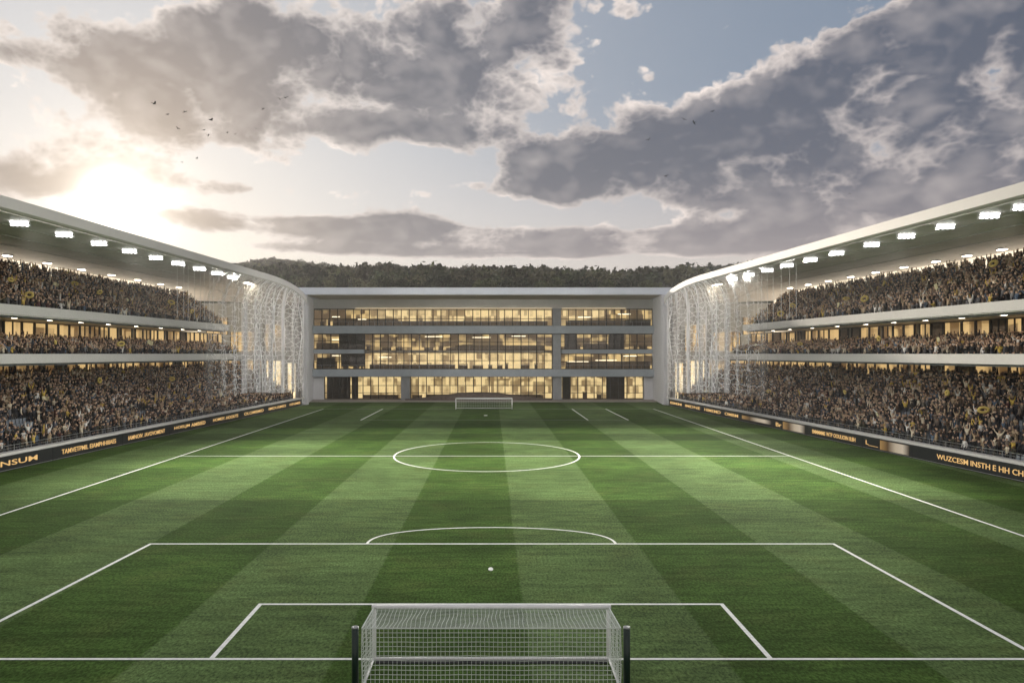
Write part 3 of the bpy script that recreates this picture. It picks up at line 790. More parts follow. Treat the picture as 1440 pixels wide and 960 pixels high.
# ================================================================ people
def skel(pose):
    """joints (facing +x), bones, radii, region per bone"""
    j = {}; R = {}
    def J(n, p, r): j[n] = p; R[n] = r
    J('pelvis', (0, 0, .95), .135); J('waist', (0, 0, 1.10), .125); J('chest', (.01, 0, 1.32), .155); J('neck', (.01, 0, 1.48), .06)
    J('head', (.03, 0, 1.60), .095); J('crown', (.02, 0, 1.70), .075)
    st = pose.get('stance', .10)
    for sd, y in (('l', 1), ('r', -1)):
        J('hip' + sd, (0, y * .10, .88), .09)
        if pose.get('sit'):
            J('knee' + sd, (.42, y * .13, .86), .065); J('foot' + sd, (.45, y * .13, .42), .05)
        else:
            J('knee' + sd, (.03, y * st, .48), .065); J('foot' + sd, (.0, y * st, .06), .055)
        J('sh' + sd, (.0, y * .19, 1.40), .068)
        e, h = pose['arm' + sd]
        J('el' + sd, (e[0], y * e[1], e[2]), .048); J('wr' + sd, (h[0], y * h[1], h[2]), .036); 
        d = Vector(j['wr' + sd]) - Vector(j['el' + sd]); d.normalize(); hp = Vector(j['wr' + sd]) + d * .13
        J('hand' + sd, tuple(hp), .045)
    bones = [('pelvis', 'waist', 'top'), ('waist', 'chest', 'top'), ('chest', 'neck', 'top'), ('neck', 'head', 'skin'), ('head', 'crown', 'hair')]
    for sd in 'lr':
        bones += [('pelvis', 'hip' + sd, 'leg'), ('hip' + sd, 'knee' + sd, 'leg'), ('knee' + sd, 'foot' + sd, 'leg'), ('chest', 'sh' + sd, 'top'),
                  ('sh' + sd, 'el' + sd, 'top'), ('el' + sd, 'wr' + sd, 'top'), ('wr' + sd, 'hand' + sd, 'skin')]
    return j, R, bones
UP = ((.05, .30, 1.62), (.04, .30, 1.88)); UPV = ((.05, .38, 1.58), (.05, .52, 1.80)); DOWN = ((-.02, .27, 1.12), (.08, .27, .88))
CLAP = ((.12, .28, 1.16), (.33, .09, 1.30)); MOUTH = ((.14, .30, 1.20), (.20, .10, 1.46)); FIST = ((.12, .30, 1.42), (.12, .30, 1.70))
POSES = [('both arms raised', dict(arml=UP, armr=UP)), ('arms wide overhead', dict(arml=UPV, armr=UPV)), ('arms at sides', dict(arml=DOWN, armr=DOWN)),
         ('clapping', dict(arml=CLAP, armr=CLAP)), ('raising one arm', dict(arml=FIST, armr=DOWN)), ('hands at mouth', dict(arml=MOUTH, armr=MOUTH)), ('one fist up', dict(arml=CLAP, armr=UP))]
def person_proto(pose, sub):
    j, R, bones = skel(pose); names = list(j)
    me = bpy.data.meshes.new('tmp'); me.from_pydata([j[n] for n in names], [(names.index(a), names.index(b)) for a, b, _ in bones], [])
    ob = bpy.data.objects.new('tmp', me); COL.objects.link(ob)
    ob.modifiers.new('skin', 'SKIN').use_smooth_shade = True
    sv = me.skin_vertices[0].data
    for i, n in enumerate(names):
        wx = R[n]
        sv[i].radius = (wx, wx); sv[i].use_root = (n == 'pelvis')
    if sub:
        m = ob.modifiers.new('sub', 'SUBSURF'); m.levels = sub; m.render_levels = sub
    bpy.context.view_layer.update()
    out = bpy.data.meshes.new_from_object(ob.evaluated_get(bpy.context.evaluated_depsgraph_get()))
    bpy.data.objects.remove(ob); bpy.data.meshes.remove(me)
    co = np.array([v.co[:] for v in out.vertices]); faces = [tuple(p.vertices) for p in out.polygons]
    bpy.data.meshes.remove(out)
    reg = []
    for f in faces:
        c = Vector(co[list(f)].mean(0)); best = (9, 'top')
        for a, b, r in bones:
            A, B = Vector(j[a]), Vector(j[b]); t = max(0, min(1, (c - A).dot(B - A) / (B - A).length_squared))
            d = (c - (A + (B - A) * t)).length - (R[a] + (R[b] - R[a]) * t)
            if d < best[0]: best = (d, r)
        r = best[1]
        if r in ('skin', 'hair') and c.z > 1.5 and abs(c.y) < .14 and abs(c.x) < .2:
            r = 'hair' if (c.z > 1.665 or c.x < -.01) else 'skin'
        reg.append(r)
    ri = np.array([('skin', 'hair', 'top', 'leg').index(r) for r in reg])
    fl = [(f + (f[-1],)) if len(f) == 3 else f for f in faces]
    return co, faces, ri
PR1 = [person_proto(p, 1) for _, p in POSES]
PR0 = [person_proto(p, 0) for _, p in POSES]

OUTFITS = [('black coat', (.012, .012, .014)), ('charcoal jacket', (.035, .035, .04)), ('brown jacket', (.075, .048, .032)), ('tan coat', (.36, .27, .17)), ('grey hoodie', (.13, .13, .135)),
           ('cream jumper', (.60, .52, .39)), ('dark olive parka', (.045, .042, .025)), ('slate blue jacket', (.075, .11, .16)), ('white shirt', (.66, .64, .60)), ('mustard yellow top', (.55, .39, .08)),
           ('dark maroon top', (.07, .022, .02)), ('taupe jacket', (.15, .12, .095))]
OW = np.array([.23, .16, .11, .095, .10, .065, .06, .035, .055, .035, .015, .06]); OW = OW / OW.sum()
HAIRS = [('black hair', (.010, .009, .008)), ('brown hair', (.04, .024, .014)), ('fair hair', (.22, .15, .075)), ('dark cap', (.02, .02, .025)), ('pale cap', (.5, .46, .38))]
HW = np.array([.36, .32, .12, .12, .08])
SKINS = [(.47, .31, .21), (.56, .39, .28), (.30, .18, .115), (.14, .08, .05)]
LEGS = [(.015, .015, .02), (.03, .035, .05), (.05, .045, .04), (.10, .09, .075)]

def people_mesh(name, items, protos):
    """one mesh out of many figures; items = (proto index, x, y, z, yaw, scale, four colours)"""
    V, L, T, C = [], [], [], []; base = 0; nl = []
    cache = []
    for co, faces, ri in protos:
        cache.append((co, np.concatenate([np.array(f) for f in faces]), np.array([len(f) for f in faces]), ri))
    for (k, x, y, z, yaw, sc, cols) in items:
        co, lp, cnt, ri = cache[k]
        c, s_ = math.cos(yaw), math.sin(yaw)
        P = co * np.array([sc * 1.05, sc * 1.05, sc])
        Q = np.empty_like(P); Q[:, 0] = P[:, 0] * c - P[:, 1] * s_ + x; Q[:, 1] = P[:, 0] * s_ + P[:, 1] * c + y; Q[:, 2] = P[:, 2] + z
        V.append(Q); L.append(lp + base); T.append(cnt); C.append(np.array(cols)[ri]); base += len(co)
    V = np.concatenate(V); L = np.concatenate(L); T = np.concatenate(T); C = np.concatenate(C)
    me = bpy.data.meshes.new(name)
    me.vertices.add(len(V)); me.vertices.foreach_set('co', V.ravel())
    me.loops.add(len(L)); me.loops.foreach_set('vertex_index', L.astype(np.int32))
    me.polygons.add(len(T)); st = np.concatenate([[0], np.cumsum(T)[:-1]])
    me.polygons.foreach_set('loop_start', st.astype(np.int32)); 
    try: me.polygons.foreach_set('loop_total', T.astype(np.int32))
    except Exception: pass
    me.polygons.foreach_set('use_smooth', np.ones(len(T), dtype=bool))
    me.update(calc_edges=True); me.validate()
    at = me.attributes.new('tint', 'FLOAT_COLOR', 'FACE')
    at.data.foreach_set('color', np.concatenate([C, np.ones((len(C), 1))], 1).astype(np.float32).ravel())
    me.materials.append(M['person'])
    return me

GAPS = {-1: [(66, 69, 0, 1), (76, 81, 3, 5), (84, 88, 6, 8), (73, 74.5, 6, 8), (98, 102, 2, 3)], 1: [(62, 66, 0, 1), (70, 73, 5, 8), (85, 89, 4, 6), (78, 80, 1, 2), (101, 106, 6, 7)]}   # empty seats in the lower tiers: Z range, row range
folk = []          # every place a spectator stands
for s in (-1, 1):
    for tn, tr in TIERS.items():
        pr_ = random.Random(hash((s, len(tn))) % 1000 + 17)
        for r in range(tr['rows'] + (1 if tn == 'upper' else 0)):
            off = tr['off'] + (r + .5) * DEPTH; z = tr['z'] + r * tr['rise']
            Z = tr['z0'] + pr_.uniform(0, .5); ze = tier_end(tr, off, s) - .4
            while Z < ze:
                Z += .56 * pr_.uniform(.85, 1.3)
                o2 = off + pr_.uniform(-.2, .2)
                x = s * (Xf(Z, s) + o2)
                px = CX + x * F / Z
                if px < -420 or px > 1860: continue
                if pr_.random() < .045: continue
                if tn == 'lower' and any(a < Z < c and r0 <= r <= r1 and pr_.random() < .9 for a, c, r0, r1 in GAPS[s]): continue
                arms = .62 if tn == 'upper' else (.42 if tn == 'lower' else .3)
                if pr_.random() < arms: k = pr_.choice((0, 1, 4, 6, 0))
                else: k = pr_.choice((2, 3, 5, 3))
                yaw = (0 if s < 0 else math.pi) + pr_.uniform(-.5, .5)
                oi = int(npr.choice(len(OUTFITS), p=OW)); hi = int(npr.choice(len(HAIRS), p=HW)); si = pr_.choice((0, 0, 1, 1, 2, 3)); li = pr_.choice((0, 0, 1, 2, 3))
                folk.append(dict(s=s, tier=tn, row=r, Z=Z, x=x, z=z, px=px, k=k, yaw=yaw, sc=pr_.uniform(.93, 1.05), o=oi, h=hi, sk=si, l=li))
def cols(f):
    j = lambda c, a: tuple(max(.004, v * a) for v in c)
    return [SKINS[f['sk']], HAIRS[f['h']][1], OUTFITS[f['o']][1], LEGS[f['l']]]
inview = [f for f in folk if 4 < f['px'] < 1436]
near = sorted([f for f in inview if f['tier'] == 'lower'], key=lambda f: f['Z'] + f['row'] * .05)[:300]
nearid = {id(f) for f in near}
ROWW = ['front', 'second', 'third', 'fourth', 'fifth', 'sixth', 'seventh', 'eighth', 'ninth', 'tenth', 'eleventh', 'twelfth', 'thirteenth', 'fourteenth', 'fifteenth', 'back']
mesh_cache = {}
for f in near:
    key = (f['k'], f['o'], f['h'], f['sk'], f['l'])
    if key not in mesh_cache:
        mesh_cache[key] = people_mesh('person', [(f['k'], 0, 0, 0, 0, 1, cols(f))], PR1)
    o = link('person', mesh_cache[key], None, (f['x'], f['Z'], f['z'])); o.rotation_euler = (0, 0, f['yaw']); o.scale = (f['sc'],) * 3
    tag(o, 'fan in %s with %s, %s, %s row, %s lower tier' % (OUTFITS[f['o']][0], HAIRS[f['h']][0], POSES[f['k']][0], ROWW[f['row']], 'left' if f['s'] < 0 else 'right'),
        'person', 'spectators in the stands')
rest = [f for f in folk if id(f) not in nearid]
me = people_mesh('crowd', [(f['k'], f['x'], f['Z'], f['z'], f['yaw'], f['sc'], cols(f)) for f in rest], PR0)
o = link('crowd', me); tag(o, 'dense crowd of standing spectators filling all tiers of both stands', 'crowd', None, 'stuff')
print('people', len(folk), 'crowd verts', len(me.vertices))

# seats showing in the gaps of the lower tiers
seat = MB().box(-.20, .20, -.22, .22, .40, .45).box(-.24, -.19, -.22, .22, .45, .84).box(-.04, .04, -.04, .04, 0, .40)
seat_me = seat.mesh('seat', M['seat_plastic'])
for s in (-1, 1):
    n = 0
    for a, c, r0, r1 in GAPS[s]:
        tr = TIERS['lower']
        for r in range(r0, r1 + 1):
            for Z in np.arange(a, c, .56):
                if n >= 98: break
                off = tr['off'] + (r + .45) * DEPTH
                p = SP(s, off, float(Z), tr['z'] + r * tr['rise'])
                o = link('seat', seat_me, stands[s], (p[0] - s * 50, p[1] - 100, p[2])); o.rotation_euler = (0, 0, 0 if s < 0 else math.pi); n += 1

# yellow scarves and flags held over the crowd
def ring_mesh(ax, az, r):
    pts = [(math.sin(q) * .05, math.cos(q) * ax, math.sin(q) * az) for q in [2 * math.pi * i / 18 for i in range(19)]]
    return MB().tube(pts, r, 6).mesh('scarf', M['yellow_cloth'], True)
def cloth_mesh(w, h):
    b = MB(); n = 8
    for i in range(n):
        for k in range(4):
            def q(i, k): return (.14 * math.sin(i * .9 + k * .4), -w / 2 + w * i / n, h * k / 4 + .08 * math.sin(i * .7))
            b.quad(q(i, k), q(i + 1, k), q(i + 1, k + 1), q(i, k + 1))
    me = b.mesh('flag', M['cream_cloth']); return me
rings = [ring_mesh(.55, .30, .17), ring_mesh(.48, .36, .18), ring_mesh(.60, .26, .16)]
flag_me = cloth_mesh(1.1, .7)
SC = [(15, 394, 'upper'), (41, 418, 'upper'), (78, 404, 'upper'), (105, 400, 'upper'), (140, 409, 'upper'), (180, 424, 'upper'), (241, 425, 'upper'), (270, 437, 'upper'), (64, 560, 'lower'), (170, 487, 'middle'), (140, 537, 'lower'), (210, 486, 'middle'), (78, 484, 'middle'), (242, 534, 'lower'), (310, 554, 'lower'),
      (1115, 430, 'upper'), (1098, 442, 'upper'), (1178, 431, 'upper'), (1190, 418, 'upper'), (1243, 398, 'upper'), (1318, 408, 'upper'), (1397, 372, 'upper'), (1216, 420, 'upper'), (1061, 487, 'middle'), (1125, 483, 'middle'), (1236, 476, 'middle'), (1320, 490, 'middle'), (1383, 579, 'lower'), (1081, 552, 'lower'), (993, 550, 'lower'), (1332, 553, 'lower'), (1188, 552, 'lower'), (1235, 583, 'lower')]
cnt = {}
for i, (px, py, tn) in enumerate(SC):
    s = -1 if px < CX else 1; tr = TIERS[tn]
    best = None
    for r in range(tr['rows']):
        off = tr['off'] + (r + .35) * DEPTH; Z = Z_at(px, s, off); z = tr['z'] + r * tr['rise'] + 2.05
        y = CY - (z - CAM_H) * F / Z
        if best is None or abs(y - py) < best[0]: best = (abs(y - py), r, off, Z, z)
    _, r, off, Z, z = best
    isflag = i % 3 == 2
    o = link('flag' if isflag else 'scarf', flag_me if isflag else rings[i % 3], None, SP(s, off, Z, z))
    o.rotation_euler = (rnd.uniform(-.35, .35), rnd.uniform(-.5, .5), rnd.uniform(-.9, .9) + (-.5 if s < 0 else .5)); k_ = rnd.uniform(.55, .9); o.scale = (k_,) * 3
    key = (s, tn, isflag); cnt[key] = cnt.get(key, 0) + 1
    tag(o, '%s held above heads in the %s %s tier, %s along from the near end' % ('crumpled cream flag' if isflag else 'looped yellow scarf', 'left' if s < 0 else 'right', tn, ORD[0]), 'flag' if isflag else 'scarf', 'yellow scarves and flags in the crowd')
    o['_px'] = abs(px - CX)
bykey = {}
for o in [q for q in COL.objects if '_px' in q]:
    bykey.setdefault((o['label'].split(' along')[0].rsplit(',', 1)[0]), []).append(o)
for k, lst in bykey.items():
    lst.sort(key=lambda q: -q['_px'])
    for i, q in enumerate(lst):
        q['label'] = k + (', %s from the near end' % ORD[i] if len(lst) > 1 else ''); del q['_px']

# ================================================================ hills, forest, trees
RIDGE = [(-900, 385), (-400, 380), (0, 374), (200, 369), (320, 366), (345, 364), (370, 361), (385, 360), (405, 361), (420, 363), (440, 366), (460, 367), (480, 370), (500, 371), (520, 372), (545, 374), (570, 375), (600, 376), (640, 376),
         (670, 375), (700, 376), (720, 378), (740, 377), (760, 376), (790, 379), (820, 380), (850, 381), (880, 381), (900, 379), (920, 377), (940, 376), (960, 374), (980, 373), (1000, 371), (1040, 368), (1200, 366), (1500, 372), (2300, 385)]
ru, rv = zip(*RIDGE)
YK = [225, 300, 345, 450, 560, 640, 760, 1000, 1080, 1500]
def prow(u, Y):
    rdg = float(np.interp(u, ru, rv)); rdg += 10.5 + .25 * (rdg - 372)
    m1 = 394 + 2.5 * math.sin(u * .021) + 1.5 * math.sin(u * .057 + 1)
    m2 = 389 + 2.5 * math.sin(u * .013 + 2) + 1.5 * math.sin(u * .041)
    ks = [470, 418, 407, max(rdg + 10, m1), max(rdg + 5, m2), max(rdg + 4, m2 - 1), max(rdg + 3, (rdg + m2) / 2 + 1), rdg, rdg + 6, 470]
    return float(np.interp(Y, YK, ks))
def terrain(u, Y): return ((u - CX) * Y / F, Y, CAM_H + (CY - prow(u, Y)) * Y / F)
b = MB(); us = np.linspace(-900, 2300, 161); ys = np.concatenate([np.linspace(225, 640, 26), np.linspace(680, 1080, 14), [1200, 1500]])
for Y in ys:
    for u in us: b.v.append(terrain(u, Y))
nu = len(us)
for j in range(len(ys) - 1):
    for i in range(nu - 1): b.f.append((j * nu + i, j * nu + i + 1, (j + 1) * nu + i + 1, (j + 1) * nu + i))
o = b.build('hills', M['hill'], None, True); tag(o, kind='structure')

def crown_proto(seed, nleaf, leaf, core=True):
    """lumpy crown of unit radius: leaf-sized faces through the volume over dark inner lobes"""
    r = np.random.default_rng(seed); V = []; Fc = []; sh = []
    lobes = [(r.normal(0, .42), r.normal(0, .42), r.uniform(-.25, .55), r.uniform(.38, .62)) for _ in range(7)] + [(0, 0, .15, .7)]
    for k in range(nleaf):
        lx, ly, lz, lr = lobes[r.integers(len(lobes))]
        d = r.normal(size=3); d /= np.linalg.norm(d); rad = lr * r.uniform(.72, 1.08)
        c = np.array([lx, ly, lz]) + d * rad * np.array([1, 1, .85])
        n = d + r.normal(0, .6, 3); n /= np.linalg.norm(n)
        a = np.cross(n, r.normal(size=3)); a /= np.linalg.norm(a); bb = np.cross(n, a)
        s1, s2 = leaf * r.uniform(.6, 1.3), leaf * r.uniform(.5, 1.1)
        i = len(V); V += [c + a * s1, c + bb * s2, c - a * s1 * .9, c - bb * s2]; Fc.append((i, i + 1, i + 2, i + 3)); sh.append(r.uniform(.55, 1.5))
    return np.array(V), np.array(Fc), np.array(sh)
def crowns_mesh(name, items, protos):
    V, Q, C = [], [], []; base = 0
    for (k, x, y, z, rx, rz, col, yaw) in items:
        v, f, sh = protos[k]; c, s_ = math.cos(yaw), math.sin(yaw)
        P = np.empty_like(v); P[:, 0] = (v[:, 0] * c - v[:, 1] * s_) * rx + x; P[:, 1] = (v[:, 0] * s_ + v[:, 1] * c) * rx + y; P[:, 2] = v[:, 2] * rz + z
        V.append(P); Q.append(f + base); C.append(np.array(col)[None, :] * sh[:, None]); base += len(v)
    V = np.concatenate(V); Q = np.concatenate(Q); C = np.concatenate(C)
    me = bpy.data.meshes.new(name); me.vertices.add(len(V)); me.vertices.foreach_set('co', V.ravel())
    me.loops.add(Q.size); me.loops.foreach_set('vertex_index', Q.ravel().astype(np.int32)); me.polygons.add(len(Q))
    me.polygons.foreach_set('loop_start', (np.arange(len(Q)) * 4).astype(np.int32))
    me.update(calc_edges=True)
    at = me.attributes.new('tint', 'FLOAT_COLOR', 'FACE'); at.data.foreach_set('color', np.concatenate([C, np.ones((len(C), 1))], 1).astype(np.float32).ravel())
    me.materials.append(M['leaf']); return me
fprotos = [crown_proto(i, 110, .20) for i in range(6)]
items = []; fr = random.Random(21)
GREENS = [(.050, .062, .030), (.066, .074, .034), (.038, .050, .026), (.078, .078, .042), (.060, .058, .032)]
Y = 352.0
while Y < 1075:
    step = 7.2 + min(Y, 620) / 150
    u = 180.0
    while u < 1180:
        x, yy, z = terrain(u, Y + fr.uniform(-5, 5)); rx = fr.uniform(3.6, 7.4) * (1 - max(0, Y - 500) / 1500); gj = fr.uniform(.45, 1.75)
        items.append((fr.randrange(6), x, yy, z + rx * .65, rx, rx * fr.uniform(.75, 1.1), tuple(c * gj for c in fr.choice(GREENS)), fr.uniform(0, 6.28)))
        u += step * fr.uniform(.8, 1.25) * F / Y
    Y += step * 1.5 + (4 if Y < 640 else 0)
me = crowns_mesh('forest', items, fprotos); o = link('forest', me); tag(o, 'wooded hillside of dark green trees rising behind the main building', 'forest', None, 'stuff')
print('forest trees', len(items), len(me.polygons))

tprotos = [crown_proto(50 + i, 520, .105) for i in range(4)]
KINDS = [('dark rounded tree', (.036, .046, .024)), ('mid green bushy tree', (.085, .10, .045)), ('pale olive loose tree', (.135, .138, .08)), ('very dark spreading tree', (.028, .038, .022))]
crown_me = {}
tr_ = random.Random(9); u = 424.0; i = 0; tree_list = []
while u < 940:
    k = tr_.choice((0, 0, 1, 2, 3)) if u < 640 else tr_.choice((0, 3, 3, 1))
    Yt = tr_.uniform(262, 325); rx = tr_.uniform(3.2, 4.8); top = tr_.uniform(385, 396)
    ztop = CAM_H + (CY - top) * Yt / F; x = (u - CX) * Yt / F; zb = terrain(u, Yt)[2]
    rz = rx * tr_.uniform(.8, 1.05); zc = ztop - rz * .95
    t = empty('tree', (x, Yt, zb - .3)); pk = tr_.randrange(4)
    if (k, pk) not in crown_me: crown_me[(k, pk)] = crowns_mesh('crown', [(pk, 0, 0, 0, 1, 1, KINDS[k][1], 0)], tprotos)
    co_ = link('crown', crown_me[(k, pk)], t, (0, 0, zc - zb + .3)); co_.scale = (rx, rx, rz); co_.rotation_euler = (0, 0, tr_.uniform(0, 6.28))
    bb = MB(); hh = zc - zb + .3; bb.tube([(0, 0, 0), (.1, .05, hh * .5), (0, 0, hh)], [.38, .3, .16], 7)
    for a in range(4):
        q = a * 1.6 + .4; bb.tube([(0, 0, hh * .72), (math.cos(q) * rx * .3, math.sin(q) * rx * .3, hh * .9), (math.cos(q) * rx * .55, math.sin(q) * rx * .55, hh + rz * .2)], [.16, .11, .05], 5)
    bb.build('trunk', M['bark'], t)
    tree_list.append((u, t, KINDS[k][0])); u += tr_.uniform(13, 24); i += 1
for n, (u, t, kn) in enumerate(tree_list):
    half = len(tree_list) / 2
    lab = '%s behind the main building roof, %s from its %s end' % (kn, ORD[min(19, n if n < half else len(tree_list) - 1 - n)], 'left' if n < half else 'right')
    tag(t, lab, 'tree', 'trees behind the main building')
x, yy, z = terrain(823, 560); Yt = 560
t = empty('tree', (x, Yt, z - .5)); ztop = CAM_H + (CY - 372.5) * Yt / F
bb = MB(); hh = ztop - z + .5; bb.tube([(0, 0, 0), (0, 0, hh * .8)], [.5, .15], 7); bb.build('trunk', M['bark'], t)
cm = crowns_mesh('crown', [(0, -1.6, 0, hh * .62, 2.6, 3.4, (.016, .022, .012), 0), (1, 2.0, 0, hh * .55, 2.8, 3.0, (.018, .024, .013), 1), (2, .1, 0, hh * .80, 2.0, 2.6, (.016, .022, .012), 2), (3, -.4, 0, hh * .36, 3.6, 3.2, (.018, .024, .012), 3)], tprotos)
link('crown', cm, t); tag(t, 'lone tall dark tree standing above the hill crest right of centre', 'tree')

# ================================================================ birds
def bird_mesh(flap, glide):
    b = MB()
    b.tube([(0, -.20, 0), (0, -.12, .0), (0, .02, .01), (0, .14, .02), (0, .22, .02)], [.015, .05, .065, .045, .012], 8)
    b.hexa([(-.03, -.33, 0), (.03, -.33, 0), (.02, -.16, 0), (-.02, -.16, 0), (-.07, -.36, .012), (.07, -.36, .012), (.02, -.16, .012), (-.02, -.16, .012)])
    for s in (-1, 1):
        rt = [(s * .03, .10, .02), (s * .03, -.06, .02)]; md = [(s * .24, .13, .02 + flap), (s * .24, -.04, .015 + flap)]; tp = [(s * .50, -.02 - glide, flap * .6), (s * .46, -.10 - glide, flap * .55)]
        for A, B in ((rt, md), (md, tp)):
            up = lambda p: (p[0], p[1], p[2] + .016)
            b.hexa([A[0], A[1], B[1], B[0], up(A[0]), up(A[1]), up(B[1]), up(B[0])])
    return b.mesh('bird', M['bird'])
bmesh_ = [bird_mesh(.16, .02), bird_mesh(.06, .08), bird_mesh(-.10, .04), bird_mesh(.24, .0)]
BIRDS = [(217, 146, 1.2, 'alone at the upper left of the flock'), (236, 161, 1.0, 'just below the upper left bird of the flock'), (260, 157, 1.0, 'tilted steeply in the middle of the left flock'), (250, 181, 1.0, 'at the lower left of the main flock'), (297, 169, 1.3, 'largest, in the middle of the left flock'),
         (287, 183, .7, 'small, left of a pair under the middle of the flock'), (293, 190, .9, 'right of a pair under the middle of the flock'), (320, 187, .6, 'tiny and pale, right of the flock middle'), (331, 189, .6, 'tiny, second right of the flock middle'), (360, 181, 1.0, 'low at the right side of the flock'),
         (370, 153, .7, 'small, right of centre above the flock'), (394, 140, 1.0, 'left of the close pair at the upper right of the flock'), (402, 138, 1.1, 'right of the close pair at the upper right of the flock'), (239, 220, .8, 'lowest on the left, above the sun glow'), (256, 228, .7, 'under the flock, nearest to the sun glow'), (277, 223, .8, 'under the flock, right of the sun glow'),
         (1002, 157, .9, 'highest before the right cloud bank'), (962, 168, 1.0, 'beside the pale left edge of the right cloud bank'), (976, 172, 1.1, 'right of a pair beside the cloud edge'), (912, 197, 1.1, 'alone below the pale cloud edge'), (937, 248, .9, 'left of the low pair under the right cloud'), (956, 243, .9, 'right of the low pair under the right cloud'), (1195, 272, .8, 'above the right canopy')]
for i, (px, py, k, d) in enumerate(BIRDS):
    Yb = 62 + (i * 7) % 23
    o = link('bird', bmesh_[i % 4], None, ((px - CX) * Yb / F, Yb, CAM_H + (CY - py) * Yb / F))
    o.rotation_euler = (rnd.uniform(-.3, .3), rnd.uniform(-.5, .5), rnd.uniform(-1.0, 1.0)); o.scale = (k * .56,) * 3
    tag(o, 'dark flying bird ' + d, 'bird', 'birds in the evening sky')

# ================================================================ sky, sun
SUN_AZ, SUN_EL = math.atan((165 - CX) / F), math.atan((CY - 285) / F * math.cos(math.atan((165 - CX) / F)))
w = bpy.data.worlds.new('World'); scene.world = w; w.use_nodes = True
w.node_tree.nodes.clear(); t = NT(w.node_tree)
out = t.new('ShaderNodeOutputWorld')
tc = t.new('ShaderNodeTexCoord'); D = tc.outputs['Generated']
dx, dy, dz = t.sep(D)
az = t.m('ARCTAN2', dx, dy); el = t.m('ARCSINE', dz)
def AE(px, py):
    a = math.atan((px - CX) / F); return a, math.atan((CY - py) / F * math.cos(a))
BL = [  # px, py, rx, ry, weight : where the cloud masses sit in the sky
    (310, 95, 210, 62, .70), (470, 50, 200, 75, .9), (160, 115, 100, 45, .5), (330, 185, 160, 50, .65), (560, 120, 120, 60, .65), (108, 45, 45, 30, .6), (650, 85, 90, 35, .55),
    (265, 165, 130, 50, .5), (430, 120, 200, 70, .5), (770, 20, 95, 65, .8), (890, 15, 45, 40, .45), (700, 0, 120, 40, .5), (60, 235, 120, 42, .7), (10, 75, 30, 14, .45), (905, 112, 26, 14, .4),
    (1130, 185, 210, 55, .85), (1330, 120, 180, 110, 1.0), (1010, 222, 220, 46, .95), (1250, 220, 260, 76, 1.15), (1100, 245, 200, 30, .5), (1420, 30, 160, 80, .85), (1240, 100, 90, 50, .55), (1420, 210, 150, 90, .7), (880, 232, 90, 30, .5),
    (745, 232, 55, 32, .9), (680, 262, 110, 16, .7), (790, 270, 60, 20, .65), (1060, 262, 200, 22, .45), (1280, 285, 200, 22, .45),
(390, 268, 150, 12, .75), (430, 318, 190, 16, .80), (620, 326, 200, 18, .80), (800, 336, 230, 16, .78), (1000, 338, 230, 16, .74), (1180, 330, 200, 18, .60), (480, 350, 240, 8, .62), (760, 357, 320, 9, .72), (580, 302, 60, 14, .4), (1330, 200, 170, 90, .6), (570, 310, 60, 16, .5), (400, 318, 160, 16, .5), (90, 215, 90, 30, .5), (40, 250, 110, 22, .55), (640, 190, 90, 14, .45), (590, 180, 60, 14, .4), (250, 300, 90, 10, .3)]
def masses(oa, oe):
    S = None
    azs, els = t.add(az, oa), t.add(el, oe)
    for px, py, rx, ry, wt in BL:
        a, e = AE(px, py)
        u = t.m('MULTIPLY_ADD', azs, F / rx * .95, -a * F / rx * .95); v = t.m('MULTIPLY_ADD', els, F / ry * .95, -e * F / ry * .95)
        q = t.m('MULTIPLY_ADD', u, u, t.mul(v, v))
        g_ = t.m('EXPONENT', t.mul(q, -1.0))
        S = t.mul(g_, wt) if S is None else t.m('MULTIPLY_ADD', g_, wt, S)
    S = t.mul(S, .95)
    return t.m('MINIMUM', S, 1.25)
S = masses(0.0, 0.0)
# far from the photographed part of the sky: scattered cloud everywhere
side = t.sstep(t.m('ABSOLUTE', az), .62, .95); up = t.sstep(el, .46, .75)
S = t.m('MAXIMUM', S, t.mul(t.m('MAXIMUM', side, up), .38))
# noise: billows high up, streaks near the horizon
v1 = t.add(t.mul(el, 1.45), t.mul(t.sub(1.0, t.m('EXPONENT', t.mul(el, -14.0))), .22))
low = t.sstep(el, .07, .17)                 # 0 near the horizon, 1 higher up
def fb(ox, oe, fine):
    p = t.xyz(t.add(az, ox), t.add(v1, oe), 3.7)
    wn = t.new('ShaderNodeTexNoise'); wn.inputs['Scale'].default_value = 9; wn.inputs['Detail'].default_value = 4; t.l.new(p, wn.inputs['Vector'])
    wv = t.new('ShaderNodeVectorMath', operation='MULTIPLY_ADD'); t.l.new(wn.outputs['Color'], wv.inputs[0]); wv.inputs[1].default_value = (.05, .05, 0); t.l.new(p, wv.inputs[2])
    big = t.noise(wv.outputs[0], 5.2, 8 if fine else 5, .56 if fine else .5)
    vo = t.new('ShaderNodeTexVoronoi', feature='F1' if fine else 'SMOOTH_F1'); vo.inputs['Scale'].default_value = 12; vo.inputs['Detail'].default_value = 3.0 if fine else 2.0; vo.inputs['Roughness'].default_value = .55; vo.inputs['Lacunarity'].default_value = 2.3
    if not fine: vo.inputs['Smoothness'].default_value = .5
    t.l.new(wv.outputs[0], vo.inputs['Vector'])
    return t.add(t.mul(t.sub(big, .5), 1.75), t.mul(t.sub(.63, vo.outputs['Distance']), .72 if fine else .75))
LX_, LE_ = -.022, t.m('MULTIPLY_ADD', az, .045, .012)
sp = t.xyz(t.mul(az, 4.5), t.mul(el, 62.0), 1.7)
streak = t.mul(t.mul(t.sub(t.noise(sp, 1.0, 6, .62, dist=.6), .44), 1.9), t.sub(1.0, low))
n0 = t.add(t.mul(fb(0.0, 0.0, True), t.m('MULTIPLY_ADD', low, .65, .45)), streak)
